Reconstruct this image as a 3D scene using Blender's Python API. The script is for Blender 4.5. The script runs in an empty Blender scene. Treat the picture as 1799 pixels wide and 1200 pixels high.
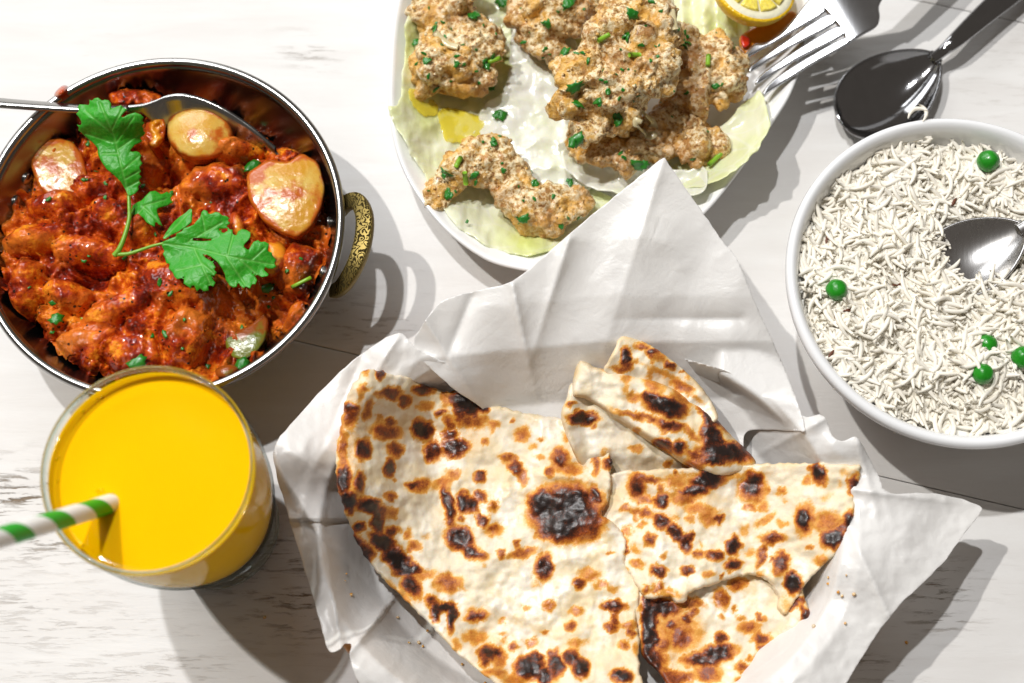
import bpy, bmesh, math, random
import numpy as np
from mathutils import Vector, Matrix
from mathutils.bvhtree import BVHTree

random.seed(7)
RNG = np.random.RandomState(11)
sc = bpy.context.scene
col = sc.collection
rad = math.radians

# ------------------------------------------------------------------ camera
FPX = 50.0 / 36.0 * 1799.0
TILT = rad(17.0)
CH = 0.60
CAM = np.array([0.0, -CH * math.tan(TILT), CH])
cd = bpy.data.cameras.new('camera'); cam = bpy.data.objects.new('camera', cd); col.objects.link(cam)
cam.location = CAM; cam.rotation_euler = (TILT, 0, 0)
cd.lens = 50; cd.sensor_width = 36; cd.clip_start = 0.01; cd.clip_end = 50
cd.dof.use_dof = True; cd.dof.focus_distance = 0.586; cd.dof.aperture_fstop = 7.0
sc.camera = cam
# ------------------------------------------------------------------ light
w = bpy.data.worlds.new('World'); sc.world = w; w.use_nodes = True
w.node_tree.nodes['Background'].inputs[0].default_value = (1.0, 0.88, 0.77, 1)
w.node_tree.nodes['Background'].inputs[1].default_value = 0.11

def lamp(name, direction, dist, size, power, color, target=(0, 0, 0.03), size_y=None):
    l = bpy.data.lights.new(name, 'AREA'); l.energy = power; l.color = color
    l.shape = 'DISK' if size_y is None else 'RECTANGLE'
    l.size = size
    if size_y: l.size_y = size_y
    o = bpy.data.objects.new(name, l); col.objects.link(o)
    d = Vector(direction).normalized()
    o.location = Vector(target) + d * dist
    o.rotation_euler = d.to_track_quat('Z', 'Y').to_euler()
    return o
lamp('key_lamp', (-0.50, 0.27, 1), 3.4, 0.06, 62, (1.0, 0.975, 0.94), target=(-.08, 0, .03))
lamp('second_lamp', (-0.20, 0.30, 1), 3.2, 0.07, 50, (0.98, 0.985, 1.0), target=(-.08, 0, .03))
lamp('soft_fill', (-0.75, 1.3, 0.9), 2.2, 1.3, 18, (0.97, 0.985, 1.0), size_y=0.9)  # broad lamp added for soft fill and reflections, not an actual window
vs = sc.view_settings
vs.view_transform = 'Standard'; vs.look = 'None'; vs.exposure = 0.10; vs.gamma = 1.0
vs.use_curve_mapping = False
sc.cycles.max_bounces = 10; sc.cycles.transparent_max_bounces = 12
sc.cycles.sample_clamp_indirect = 4.0
sc.cycles.caustics_reflective = False; sc.cycles.caustics_refractive = False

# ------------------------------------------------------------------ maths helpers
def P(px, py, h):
    """point at height h (m) seen at picture position px,py"""
    px = np.asarray(px, float); py = np.asarray(py, float); h = np.asarray(h, float)
    u = (px - 899.5) / FPX; v = -(py - 600.0) / FPX
    c, s = math.cos(TILT), math.sin(TILT)
    dx = u; dy = v * c + s; dz = v * s - c
    t = (h - CAM[2]) / dz
    return np.stack(np.broadcast_arrays(CAM[0] + dx * t, CAM[1] + dy * t, h), -1)

def circle_fit(pts, h):
    q = np.array([P(x, y, h) for x, y in pts])
    A = np.c_[2 * q[:, 0], 2 * q[:, 1], np.ones(len(q))]
    s = np.linalg.lstsq(A, (q[:, :2] ** 2).sum(1), rcond=None)[0]
    return s[0], s[1], math.sqrt(s[2] + s[0] ** 2 + s[1] ** 2)

_perm = np.random.RandomState(3).permutation(256); _perm = np.r_[_perm, _perm, _perm]
_g = np.random.RandomState(4).normal(size=(256, 3)); _g /= np.linalg.norm(_g, axis=1)[:, None]
def noise(x, y, z=0.0):
    x, y, z = np.broadcast_arrays(np.asarray(x, float), np.asarray(y, float), np.asarray(z, float))
    xi = np.floor(x).astype(int); yi = np.floor(y).astype(int); zi = np.floor(z).astype(int)
    xf, yf, zf = x - xi, y - yi, z - zi
    u, v, w_ = [t * t * t * (t * (t * 6 - 15) + 10) for t in (xf, yf, zf)]
    r = 0
    for a in (0, 1):
        for b in (0, 1):
            for c in (0, 1):
                gi = _perm[_perm[_perm[(xi + a) & 255] + ((yi + b) & 255)] + ((zi + c) & 255)]
                g = _g[gi]
                d = g[..., 0] * (xf - a) + g[..., 1] * (yf - b) + g[..., 2] * (zf - c)
                r = r + d * (u if a else 1 - u) * (v if b else 1 - v) * (w_ if c else 1 - w_)
    return r * 1.6
def fbm(x, y, z=0.0, o=4, gain=0.5):
    r = 0; a = 1.0; f = 1.0
    for i in range(o):
        r = r + a * noise(np.asarray(x) * f + 17.3 * i, np.asarray(y) * f - 9.1 * i, np.asarray(z) * f + 4.7 * i)
        a *= gain; f *= 2.03
    return r
def ridged(x, y, z=0.0, o=3):
    r = 0; a = 1.0; f = 1.0
    for i in range(o):
        r = r + a * (1 - 2 * np.abs(noise(np.asarray(x) * f + 5.3 * i, np.asarray(y) * f + 3.1 * i, z)))
        a *= 0.5; f *= 2.1
    return r
def sstep(a, b, x):
    t = np.clip((x - a) / (b - a), 0, 1); return t * t * (3 - 2 * t)

def catmull(pts, n=8, closed=True):
    p = np.asarray(pts, float); m = len(p); out = []
    for i in range(m if closed else m - 1):
        if closed: a, b, c, d = p[i - 1], p[i], p[(i + 1) % m], p[(i + 2) % m]
        else: a, b, c, d = p[max(i - 1, 0)], p[i], p[i + 1], p[min(i + 2, m - 1)]
        for k in range(n):
            t = k / n
            out.append(0.5 * ((2 * b) + (-a + c) * t + (2 * a - 5 * b + 4 * c - d) * t * t + (-a + 3 * b - 3 * c + d) * t ** 3))
    if not closed: out.append(p[-1])
    return np.array(out)

def sdist(X, Y, poly):
    """signed distance (+ inside) to a polygon and nearest boundary point"""
    a = poly; b = np.roll(poly, -1, 0); n = len(X)
    best = np.full(n, 1e18); nx = np.zeros(n); ny = np.zeros(n); ins = np.zeros(n, bool)
    for (ax, ay), (bx, by) in zip(a, b):
        ex, ey = bx - ax, by - ay
        L = ex * ex + ey * ey + 1e-12
        t = np.clip(((X - ax) * ex + (Y - ay) * ey) / L, 0, 1)
        qx, qy = ax + t * ex, ay + t * ey
        d = (X - qx) ** 2 + (Y - qy) ** 2
        m = d < best
        best = np.where(m, d, best); nx = np.where(m, qx, nx); ny = np.where(m, qy, ny)
        if ay != by:
            c = ((ay > Y) != (by > Y)) & (X < ex * (Y - ay) / (by - ay) + ax)
            ins ^= c
    d = np.sqrt(best)
    return np.where(ins, d, -d), nx, ny

# ------------------------------------------------------------------ object helpers
def tag(o, label=None, cat=None, group=None, kind=None):
    if label: o['label'] = label
    if cat: o['category'] = cat
    if group: o['group'] = group
    if kind: o['kind'] = kind
    return o
def thing(name, label, cat, loc, group=None):
    o = bpy.data.objects.new(name, None); col.objects.link(o)
    o.location = tuple(float(v) for v in loc); o.empty_display_size = 0.01
    return tag(o, label, cat, group)
def outward(V, faces, open_top=False):
    """flip every face if the surface is inside out (or an open sheet faces down)"""
    tot = 0.0; Vd = np.asarray(V, float); Vd = Vd - Vd.mean(0)
    for f in faces:
        if not len(f): continue
        f = np.asarray(f)
        for i in range(1, f.shape[1] - 1):
            a, b_, c = Vd[f[:, 0]], Vd[f[:, i]], Vd[f[:, i + 1]]
            n_ = np.cross(b_ - a, c - a)
            tot += n_[:, 2].sum() if open_top else (a * n_).sum()
    return [np.asarray(f)[:, ::-1] for f in faces] if tot < 0 else faces
def mkmesh(name, V, faces, smooth=True):
    """faces: list of int arrays (n,k)"""
    faces = outward(V, faces, name in ('curry', 'rice_core'))
    V = np.asarray(V, np.float32)
    me = bpy.data.meshes.new(name)
    me.vertices.add(len(V)); me.vertices.foreach_set('co', V.ravel())
    fs = [np.asarray(f, np.int32) for f in faces if len(f)]
    loops = np.concatenate([f.ravel() for f in fs])
    tot = np.concatenate([np.full(len(f), f.shape[1], np.int32) for f in fs])
    start = np.r_[0, np.cumsum(tot)[:-1]].astype(np.int32)
    me.loops.add(len(loops)); me.loops.foreach_set('vertex_index', loops)
    me.polygons.add(len(tot)); me.polygons.foreach_set('loop_start', start); me.polygons.foreach_set('loop_total', tot)
    me.update(calc_edges=True); me.validate()
    me.polygons.foreach_set('use_smooth', np.full(len(me.polygons), smooth))
    return me
def mk(name, V, faces, mat, parent=None, attrs=None, smooth=True, sub=0, gp=None):
    """mesh object; V in world coordinates, stored relative to its parent or its own base"""
    V = np.asarray(V, float)
    if parent is not None:
        base = np.array(parent.location) if parent.parent is None else np.array(parent.location) + np.array(parent.parent.location)
    else:
        base = np.array([(V[:, 0].min() + V[:, 0].max()) / 2, (V[:, 1].min() + V[:, 1].max()) / 2, V[:, 2].min()])
    me = mkmesh(name, V - base, faces, smooth)
    if attrs:
        for k, a in attrs.items():
            a = np.asarray(a, np.float32)
            at = me.attributes.new(k, 'FLOAT', 'POINT'); at.data.foreach_set('value', a)
    me.materials.append(mat)
    o = bpy.data.objects.new(name, me); col.objects.link(o)
    if parent is not None: o.parent = parent
    else: o.location = base
    if sub:
        m = o.modifiers.new('subdivision', 'SUBSURF'); m.levels = m.render_levels = sub
    return o
def gridfaces(nu, nv, cu=False, cv=False):
    i = np.arange(nu if cu else nu - 1); j = np.arange(nv if cv else nv - 1)
    I, J = np.meshgrid(i, j, indexing='ij'); I = I.ravel(); J = J.ravel()
    I2 = (I + 1) % nu; J2 = (J + 1) % nv
    return np.stack([I * nv + J, I2 * nv + J, I2 * nv + J2, I * nv + J2], 1)
def lathe(cx, cy, prof, n=96):
    prof = np.array(prof, float); a = np.linspace(0, 2 * np.pi, n, endpoint=False)
    V = np.stack([cx + prof[None, :, 0] * np.cos(a)[:, None], cy + prof[None, :, 0] * np.sin(a)[:, None],
                  np.broadcast_to(prof[None, :, 1], (n, len(prof)))], -1).reshape(-1, 3)
    return V, [gridfaces(n, len(prof), cu=True)]
def loft(rings):
    """closed rings (k, n, 3) -> verts, faces"""
    R = np.array(rings); k, n, _ = R.shape
    return R.reshape(-1, 3), [gridfaces(k, n, cv=True)]
def sweep(path, a, b, n=12, power=2.0, caps=True, up=(0, 0, 1)):
    """superellipse section (half width a across, half height b along up) along a path"""
    path = np.asarray(path, float); m = len(path)
    a = np.broadcast_to(a, m).astype(float).copy(); b = np.broadcast_to(b, m).astype(float).copy()
    T = np.gradient(path, axis=0); T /= np.linalg.norm(T, axis=1)[:, None]
    up = np.array(up, float)
    S = np.cross(T, up); S /= np.linalg.norm(S, axis=1)[:, None] + 1e-12
    N = np.cross(S, T)
    th = np.linspace(0, 2 * np.pi, n, endpoint=False)
    c = np.sign(np.cos(th)) * np.abs(np.cos(th)) ** (2 / power); s = np.sign(np.sin(th)) * np.abs(np.sin(th)) ** (2 / power)
    V = path[:, None] + S[:, None] * (a[:, None] * c)[..., None] + N[:, None] * (b[:, None] * s)[..., None]
    V = V.reshape(-1, 3); F = [gridfaces(m, n, cv=True)]
    if caps:
        V = np.vstack([V, path[0] - T[0] * b[0] * .5, path[-1] + T[-1] * b[-1] * .5]); k = m * n
        j = np.arange(n); j2 = (j + 1) % n
        F.append(np.r_[np.stack([np.full(n, k), j2, j], 1), np.stack([np.full(n, k + 1), (m - 1) * n + j, (m - 1) * n + j2], 1)])
    return V, F
def merge(parts):
    V = []; F3 = []; F4 = []; off = 0
    for v, fs in parts:
        fs = outward(v, fs)
        V.append(v)
        for f in fs:
            (F3 if f.shape[1] == 3 else F4).append(np.asarray(f) + off)
        off += len(v)
    return np.vstack(V), [np.vstack(f) for f in (F4, F3) if f]

def sheet(outline, zf, thick, pitch=3.0, edge=6.0, torn=0.0, tornf=0.12, csmooth=6, bulge=1.0, edge_min=0.15, raw=False):
    """slab whose outline is given in picture positions; zf(px,py,sd)->top height in m"""
    poly = np.asarray(outline, float) if raw else catmull(outline, csmooth)
    if torn:
        n = len(poly); d = np.roll(poly, -1, 0) - np.roll(poly, 1, 0); d /= np.linalg.norm(d, axis=1)[:, None] + 1e-9
        q = torn * (noise(poly[:, 0] * tornf, poly[:, 1] * tornf, 3.3) + .6 * noise(poly[:, 0] * tornf * 3.6, poly[:, 1] * tornf * 3.6, 7.3))
        poly = poly + np.c_[-d[:, 1], d[:, 0]] * q[:, None]
    lo = poly.min(0) - pitch; hi = poly.max(0) + pitch
    xs = np.arange(lo[0], hi[0] + pitch, pitch); ys = np.arange(lo[1], hi[1] + pitch, pitch)
    X, Y = np.meshgrid(xs, ys, indexing='ij'); nu, nv = X.shape
    X = X.ravel(); Y = Y.ravel()
    sd, qx, qy = sdist(X, Y, poly)
    F = gridfaces(nu, nv)
    F = F[(sd[F] > 0).any(1)]
    out = sd <= 0
    X = np.where(out, qx, X); Y = np.where(out, qy, Y); sd = np.maximum(sd, 0)
    used, inv = np.unique(F, return_inverse=True); F = inv.reshape(F.shape)
    X, Y, sd = X[used], Y[used], sd[used]
    e = np.clip(sd / edge, 0, 1); prof = np.sqrt(np.clip(1 - (1 - e) ** 2, 0, 1))
    zc = zf(X, Y, sd)
    zt = zc - thick * 0.5 * bulge * (1 - prof)
    T = P(X, Y, zt); B = T.copy()
    B[:, 2] = zc - thick + thick * 0.5 * (1 - prof) * (1 - edge_min)
    n = len(T)
    ed = np.concatenate([F[:, [0, 1]], F[:, [1, 2]], F[:, [2, 3]], F[:, [3, 0]]])
    key = np.sort(ed, 1); _, idx, cnt = np.unique(key[:, 0] * n + key[:, 1], return_index=True, return_counts=True)
    be = ed[idx[cnt == 1]]
    W = np.stack([be[:, 1], be[:, 0], be[:, 0] + n, be[:, 1] + n], 1)
    # grid (x,y down) winding gives downward normals: flip
    V = np.vstack([T, B])
    Fq = np.vstack([F[:, ::-1] * 1, F + n, W[:, ::-1]])
    Ft = F
    # check orientation of the first top face
    f = Ft[0]; nrm = np.cross(T[f[1]] - T[f[0]], T[f[3]] - T[f[0]])
    # generic: decide by average
    q = T[Ft]; nz = np.cross(q[:, 2] - q[:, 0], q[:, 3] - q[:, 1])[:, 2].sum()
    if nz > 0: Fq = np.vstack([F, F[:, ::-1] + n, W])
    return V, [Fq], X, Y, sd
def two(a): return np.r_[a, a]

# ------------------------------------------------------------------ material helpers
class NB:
    def __init__(s, name):
        s.m = bpy.data.materials.new(name); s.m.use_nodes = True; s.t = s.m.node_tree; s.t.nodes.clear()
        s.out = s.n('ShaderNodeOutputMaterial')
    def n(s, t, **k):
        x = s.t.nodes.new(t)
        for a, b in k.items(): setattr(x, a, b)
        return x
    def l(s, a, b): s.t.links.new(a, b)
    def setin(s, node, **k):
        for a, b in k.items():
            i = node.inputs[a.replace('_', ' ')] if a.replace('_', ' ') in node.inputs else node.inputs[a]
            if isinstance(b, bpy.types.NodeSocket): s.l(b, i)
            else: i.default_value = b
    def coord(s, scale=None, rot=None):
        tc = s.n('ShaderNodeTexCoord'); o = tc.outputs['Object']
        if scale or rot:
            mp = s.n('ShaderNodeMapping'); s.l(o, mp.inputs[0])
            if scale: mp.inputs['Scale'].default_value = scale
            if rot: mp.inputs['Rotation'].default_value = rot
            o = mp.outputs[0]
        return o
    def noise(s, scale, detail=4, rough=.55, vec=None, dist=0.0, out='Fac'):
        x = s.n('ShaderNodeTexNoise'); s.l(vec or s.coord(), x.inputs['Vector'])
        x.inputs['Scale'].default_value = scale; x.inputs['Detail'].default_value = detail
        x.inputs['Roughness'].default_value = rough; x.inputs['Distortion'].default_value = dist
        return x.outputs[out]
    def voro(s, scale, feature='F1', vec=None, out='Distance', rnd=1.0):
        x = s.n('ShaderNodeTexVoronoi', feature=feature); s.l(vec or s.coord(), x.inputs['Vector'])
        x.inputs['Scale'].default_value = scale; x.inputs['Randomness'].default_value = rnd
        return x.outputs[out]
    def attr(s, name):
        x = s.n('ShaderNodeAttribute', attribute_name=name); return x.outputs['Fac']
    def ramp(s, fac, stops, interp='LINEAR'):
        x = s.n('ShaderNodeValToRGB'); s.l(fac, x.inputs[0]); cr = x.color_ramp; cr.interpolation = interp
        while len(cr.elements) < len(stops): cr.elements.new(0.5)
        for e, (p, c) in zip(cr.elements, stops):
            e.position = p; e.color = (c, c, c, 1) if isinstance(c, (int, float)) else (*c, 1)
        return x.outputs[0]
    def math(s, op, a, b=None, c=None, clamp=False):
        x = s.n('ShaderNodeMath', operation=op, use_clamp=clamp)
        for i, v in enumerate((a, b, c)):
            if v is None: continue
            if isinstance(v, bpy.types.NodeSocket): s.l(v, x.inputs[i])
            else: x.inputs[i].default_value = v
        return x.outputs[0]
    def mix(s, f, a, b, mode='MIX'):
        x = s.n('ShaderNodeMix', data_type='RGBA', blend_type=mode)
        for i, v in ((0, f), (6, a), (7, b)):
            if isinstance(v, bpy.types.NodeSocket): s.l(v, x.inputs[i])
            else: x.inputs[i].default_value = v if isinstance(v, (int, float)) else (*v, 1)
        return x.outputs[2]
    def bump(s, h, dist, strength=1.0, nrm=None):
        x = s.n('ShaderNodeBump'); s.l(h, x.inputs['Height']); x.inputs['Distance'].default_value = dist
        x.inputs['Strength'].default_value = strength
        if nrm: s.l(nrm, x.inputs['Normal'])
        return x.outputs[0]
    def bsdf(s, **k):
        x = s.n('ShaderNodeBsdfPrincipled')
        for a, b in k.items():
            i = x.inputs[a.replace('_', ' ')]
            if isinstance(b, bpy.types.NodeSocket): s.l(b, i)
            elif isinstance(b, tuple) and len(b) == 3 and i.type == 'RGBA': i.default_value = (*b, 1)
            else: i.default_value = b
        return x.outputs[0]
    def done(s, sh): s.l(sh, s.out.inputs['Surface']); return s.m

def simple(name, color, rough=.4, var=.06, nscale=300, bump=.0002, **k):
    b = NB(name); nz = b.noise(nscale, 4)
    c2 = tuple(max(0, v * (1 - var * 2.5)) for v in color)
    c = b.mix(nz, color, c2)
    return b.done(b.bsdf(Base_Color=c, Roughness=rough, Normal=b.bump(nz, bump), **k))

# table paint, whitewashed wood
b = NB('whitewashed_wood')
ang = math.atan(0.24)
gv = b.coord(scale=(16, 90, 60), rot=(0, 0, ang))
gv2 = b.coord(scale=(60, 420, 120), rot=(0, 0, ang))
g1 = b.noise(1.0, 5, .6, vec=gv, dist=.4); g2 = b.noise(1.0, 6, .7, vec=gv2, dist=.3)
tone = b.mix(b.ramp(g1, [(.35, 0.0), (.7, 1.0)]), (.745, .735, .715), (.69, .67, .645))
tone = b.mix(b.math('MULTIPLY', b.ramp(b.noise(9, 3), [(.45, 0.0), (.7, 1.0)]), .4), tone, (.64, .62, .60))
streak = b.ramp(g2, [(.53, 0.0), (.61, 1.0)])
mask = b.math('MULTIPLY', b.attr('wear'), b.ramp(g1, [(.36, 0.0), (.55, 1.0)]))
wear = b.math('MULTIPLY', streak, mask)
faint = b.math('MULTIPLY', b.ramp(g2, [(.62, 0.0), (.74, .22)]), b.ramp(b.noise(22, 3), [(.54, 0.0), (.66, 1.0)]))
wear = b.math('MAXIMUM', wear, faint)
wc = b.mix(g1, (.16, .12, .085), (.30, .24, .18))
cc = b.mix(wear, tone, wc)
M_wood = b.done(b.bsdf(Base_Color=cc, Roughness=b.math('ADD', .5, b.math('MULTIPLY', wear, .3)),
                       Normal=b.bump(b.math('SUBTRACT', g1, wear), .0006, .6), Specular_IOR_Level=.18))
M_under = simple('raw_wood', (.25, .19, .13), .8)

def ceramic(name, c=(.86, .86, .85)):
    b = NB(name); nz = b.noise(40, 2)
    return b.done(b.bsdf(Base_Color=b.mix(nz, c, tuple(v * .97 for v in c)), Roughness=.12, Coat_Weight=.3, Coat_Roughness=.05,
                         Normal=b.bump(nz, .0004, .4)))
M_plate = ceramic('white_porcelain'); M_bowl = ceramic('white_bowl_glaze', (.84, .845, .85))

def steel(name, rough=.14, color=(.62, .61, .60), brushed=.35):
    b = NB(name); a = b.noise(1.0, 5, .7, vec=b.coord(scale=(900, 90, 300))); s2 = b.noise(160, 4)
    r = b.math('ADD', rough, b.math('MULTIPLY', a, brushed * .4))
    return b.done(b.bsdf(Base_Color=b.mix(s2, color, tuple(v * .8 for v in color)), Metallic=1.0, Roughness=r,
                         Normal=b.bump(a, .00004, .5)))
M_steel = steel('stainless_steel', .16, (.44, .435, .42)); M_bowlsteel = steel('bowl_steel', .16, (.30, .29, .27))
M_fork = steel('brushed_fork_steel', .22, (.62, .63, .65), .15)
M_dark = steel('spoon_steel_dark_reflection', .05, (.42, .42, .43), .15)  # base colour lowered to stand in for a dark reflection in the spoon
M_ricespoon = steel('worn_spoon_steel', .20, (.66, .65, .64), .3)
M_cutlery = steel('polished_cutlery_steel', .07, (.6, .6, .61), .15)
# brass handle, engraved
b = NB('engraved_brass')
v0 = b.n('ShaderNodeVectorMath', operation='ADD'); b.l(b.coord(), v0.inputs[0])
nv = b.noise(260, 2, out='Color'); vm = b.n('ShaderNodeVectorMath', operation='SCALE'); b.l(nv, vm.inputs[0]); vm.inputs['Scale'].default_value = .004
b.l(vm.outputs[0], v0.inputs[1])
wv = b.n('ShaderNodeTexWave', wave_type='RINGS'); b.l(v0.outputs[0], wv.inputs[0]); wv.inputs['Scale'].default_value = 430; wv.inputs['Distortion'].default_value = 6
wv.inputs['Detail'].default_value = 1.0
groove = b.ramp(wv.outputs['Fac'], [(.25, 1.0), (.45, 0.0)])
groove = b.math('MULTIPLY', groove, b.attr('flat'))
M_brass = b.done(b.bsdf(Base_Color=b.mix(groove, (.19, .14, .04), (.06, .045, .014)), Metallic=.85,
                        Roughness=b.math('ADD', .45, b.math('MULTIPLY', groove, .4)), Normal=b.bump(b.math('SUBTRACT', 1.0, groove), .0004, 1)))

# naan
b = NB('charred_flatbread')
ch = b.attr('char'); rim_ = b.attr('edge')
n1 = b.noise(420, 5, .65); n2 = b.noise(1500, 3, .6); n3 = b.noise(140, 4)
c1 = b.math('ADD', ch, b.math('MULTIPLY', b.math('SUBTRACT', n1, .5), b.math('MULTIPLY', ch, .9)))
c1 = b.math('ADD', c1, b.math('MULTIPLY', b.math('SUBTRACT', n2, .5), b.math('MULTIPLY', ch, .75)), clamp=True)
dough = b.mix(b.ramp(n3, [(.35, 0.0), (.68, 1.0)]), (.83, .75, .60), (.77, .65, .44))
dough = b.mix(b.ramp(n2, [(.48, 0.0), (.8, .35)]), dough, (.70, .56, .36))
dough = b.mix(b.ramp(b.noise(38, 4, .6), [(.46, 0.0), (.62, .6)]), dough, (.80, .62, .33))
dough = b.mix(b.ramp(b.noise(62, 4, .6), [(.5, 0.0), (.6, .8)]), dough, (.90, .85, .74))
dough = b.mix(b.math('MULTIPLY', rim_, .75), dough, (.70, .45, .16))
col1 = b.ramp(c1, [(0.02, (0, 0, 0)), (.24, (1, 1, 1))])
browned = b.ramp(c1, [(.03, (.86, .68, .40)), (.20, (.78, .40, .07)), (.38, (.56, .185, .02)), (.55, (.26, .05, .008)), (.74, (.075, .016, .005)), (.92, (.016, .008, .006))])
cc = b.mix(col1, dough, browned)
bh = b.math('ADD', b.math('MULTIPLY', n1, .6), b.math('MULTIPLY', n2, .35))
nm = b.bump(bh, .0006, .6); nm = b.bump(b.noise(45, 2), .0010, .35, nm)
but = b.ramp(b.noise(55, 3), [(.5, 0.0), (.62, 1.0)])
gl = b.math('MAXIMUM', but, b.ramp(c1, [(.45, 0.0), (.75, .8)]))
M_naan = b.done(b.bsdf(Base_Color=cc, Roughness=b.math('SUBTRACT', .62, b.math('MULTIPLY', gl, .28)), Normal=nm,
                       Subsurface_Weight=.12, Subsurface_Radius=(.004, .002, .001), Subsurface_Scale=.6,
                       Coat_Weight=b.math('MULTIPLY', gl, .16), Coat_Roughness=.25))

# deli paper
def paper(name, tr=.16):
    b = NB(name)
    fib = b.noise(2600, 3, .6); cr = b.math('ADD', b.math('MULTIPLY', b.noise(70, 4, .6, dist=.6), .5), b.math('ABSOLUTE', b.math('SUBTRACT', b.noise(38, 4, .5, dist=.8), .5)))
    d = b.n('ShaderNodeBsdfDiffuse'); t = b.n('ShaderNodeBsdfTranslucent'); g = b.n('ShaderNodeBsdfGlossy'); tp = b.n('ShaderNodeBsdfTransparent')
    c = b.mix(fib, (.96, .95, .93), (.92, .905, .88)); nm = b.bump(b.math('ADD', cr, b.math('MULTIPLY', fib, .06)), .0022, .5)
    for x in (d, t): b.l(c, x.inputs[0]); b.l(nm, x.inputs['Normal'])
    b.l(nm, g.inputs['Normal']); g.inputs['Roughness'].default_value = .32; g.inputs[0].default_value = (.9, .9, .9, 1)
    tp.inputs[0].default_value = (.97, .95, .92, 1)
    m1 = b.n('ShaderNodeMixShader'); m1.inputs[0].default_value = .22; b.l(d.outputs[0], m1.inputs[1]); b.l(t.outputs[0], m1.inputs[2])
    m2 = b.n('ShaderNodeMixShader'); m2.inputs[0].default_value = .05; b.l(m1.outputs[0], m2.inputs[1]); b.l(g.outputs[0], m2.inputs[2])
    m3 = b.n('ShaderNodeMixShader'); m3.inputs[0].default_value = tr; b.l(m2.outputs[0], m3.inputs[1]); b.l(tp.outputs[0], m3.inputs[2])
    return b.done(m3.outputs[0])
M_paper = paper('greaseproof_paper', .13); M_paper2 = paper('greaseproof_paper_flap', .11)
M_basket = simple('tan_plastic_weave', (.66, .29, .09), .35, .1, 500, .0002)

# curry
b = NB('spiced_tomato_sauce')
n1 = b.noise(90, 5, .6); n2 = b.noise(600, 4, .65); n3 = b.noise(1800, 2, .6); n4 = b.noise(35, 3)
f = b.math('ADD', b.math('MULTIPLY', n1, .75), b.math('MULTIPLY', n2, .25))
cc = b.ramp(f, [(.37, (.10, .006, .002)), (.46, (.30, .022, .003)), (.54, (.58, .090, .005)), (.62, (.86, .30, .018))])
cc = b.mix(b.ramp(n4, [(.5, 0.0), (.66, .7)]), cc, (.72, .20, .02))
spk = b.ramp(b.voro(300), [(.16, 1.0), (.24, 0.0)]); spk = b.math('MULTIPLY', spk, b.ramp(b.noise(120, 3), [(.50, 0.0), (.56, 1.0)]))
cc = b.mix(spk, cc, (.016, .008, .005))
nm = b.bump(b.math('ADD', b.math('MULTIPLY', b.noise(330, 3, .5), .9), b.math('MULTIPLY', n3, .25)), .0011, .85)
M_curry = b.done(b.bsdf(Base_Color=cc, Roughness=.4, Normal=nm, Specular_IOR_Level=.1, Coat_Weight=.7, Coat_Roughness=.08,
                        Subsurface_Weight=.05, Subsurface_Radius=(.004, .001, .0005), Subsurface_Scale=.5))
def veg(name, c1_, c2_, c3_, sauce=.4, rough=.22):
    b = NB(name); n1 = b.noise(70, 4, .6); n2 = b.noise(500, 4, .6)
    c = b.ramp(n1, [(.35, c1_), (.6, c2_)])
    s_ = b.math('ADD', b.attr('sauce'), b.math('MULTIPLY', b.math('SUBTRACT', n2, .5), .7))
    c = b.mix(b.ramp(s_, [(.35, 0.0), (.75, 1.0)]), c, c3_)
    return b.done(b.bsdf(Base_Color=c, Roughness=rough, Normal=b.bump(n2, .0005, .5), Coat_Weight=.3, Coat_Roughness=.13,
                         Subsurface_Weight=.3, Subsurface_Radius=(.006, .004, .001), Subsurface_Scale=.7))
M_onion = veg('stewed_onion', (.66, .46, .11), (.60, .29, .025), (.50, .11, .008))
M_pepper = veg('stewed_green_pepper', (.20, .22, .02), (.13, .15, .012), (.30, .07, .008))
M_chunk = veg('orange_stewed_chunk', (.80, .36, .02), (.72, .22, .012), (.45, .06, .006))

# coriander
def leafmat(name, c, vein):
    b = NB(name); n1 = b.noise(60, 3); n2 = b.noise(900, 3)
    vv = b.n('ShaderNodeTexVoronoi', feature='DISTANCE_TO_EDGE'); b.l(b.coord(), vv.inputs['Vector']); vv.inputs['Scale'].default_value = 420
    vn = b.ramp(vv.outputs['Distance'], [(.0, 1.0), (.09, 0.0)])
    vein_a = b.math('MAXIMUM', b.attr('vein'), b.math('MULTIPLY', vn, .35))
    cc = b.mix(n1, c, tuple(v * .75 for v in c)); cc = b.mix(b.math('MULTIPLY', vein_a, .5), cc, vein)
    p = b.bsdf(Base_Color=cc, Roughness=.42, Specular_IOR_Level=.5, Normal=b.bump(b.math('SUBTRACT', b.math('MULTIPLY', n2, .3), vein_a), .0003, .4))
    t = b.n('ShaderNodeBsdfTranslucent'); b.l(b.mix(.5, cc, (.1, .5, .02)), t.inputs[0])
    m = b.n('ShaderNodeMixShader'); m.inputs[0].default_value = .25; b.l(p, m.inputs[1]); b.l(t.outputs[0], m.inputs[2])
    return b.done(m.outputs[0])
M_leaf = leafmat('coriander_leaf', (.045, .47, .02), (.30, .66, .16))
M_herb = simple('chopped_coriander', (.02, .24, .015), .3, .2, 700, .0004, Coat_Weight=.4)
M_stem = simple('coriander_stem', (.20, .44, .03), .35, .1, 300, .0002, Subsurface_Weight=.2, Subsurface_Radius=(.002, .004, .001))
M_stembit = simple('cut_stem', (.25, .50, .03), .35, .1, 300, .0002)

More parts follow.
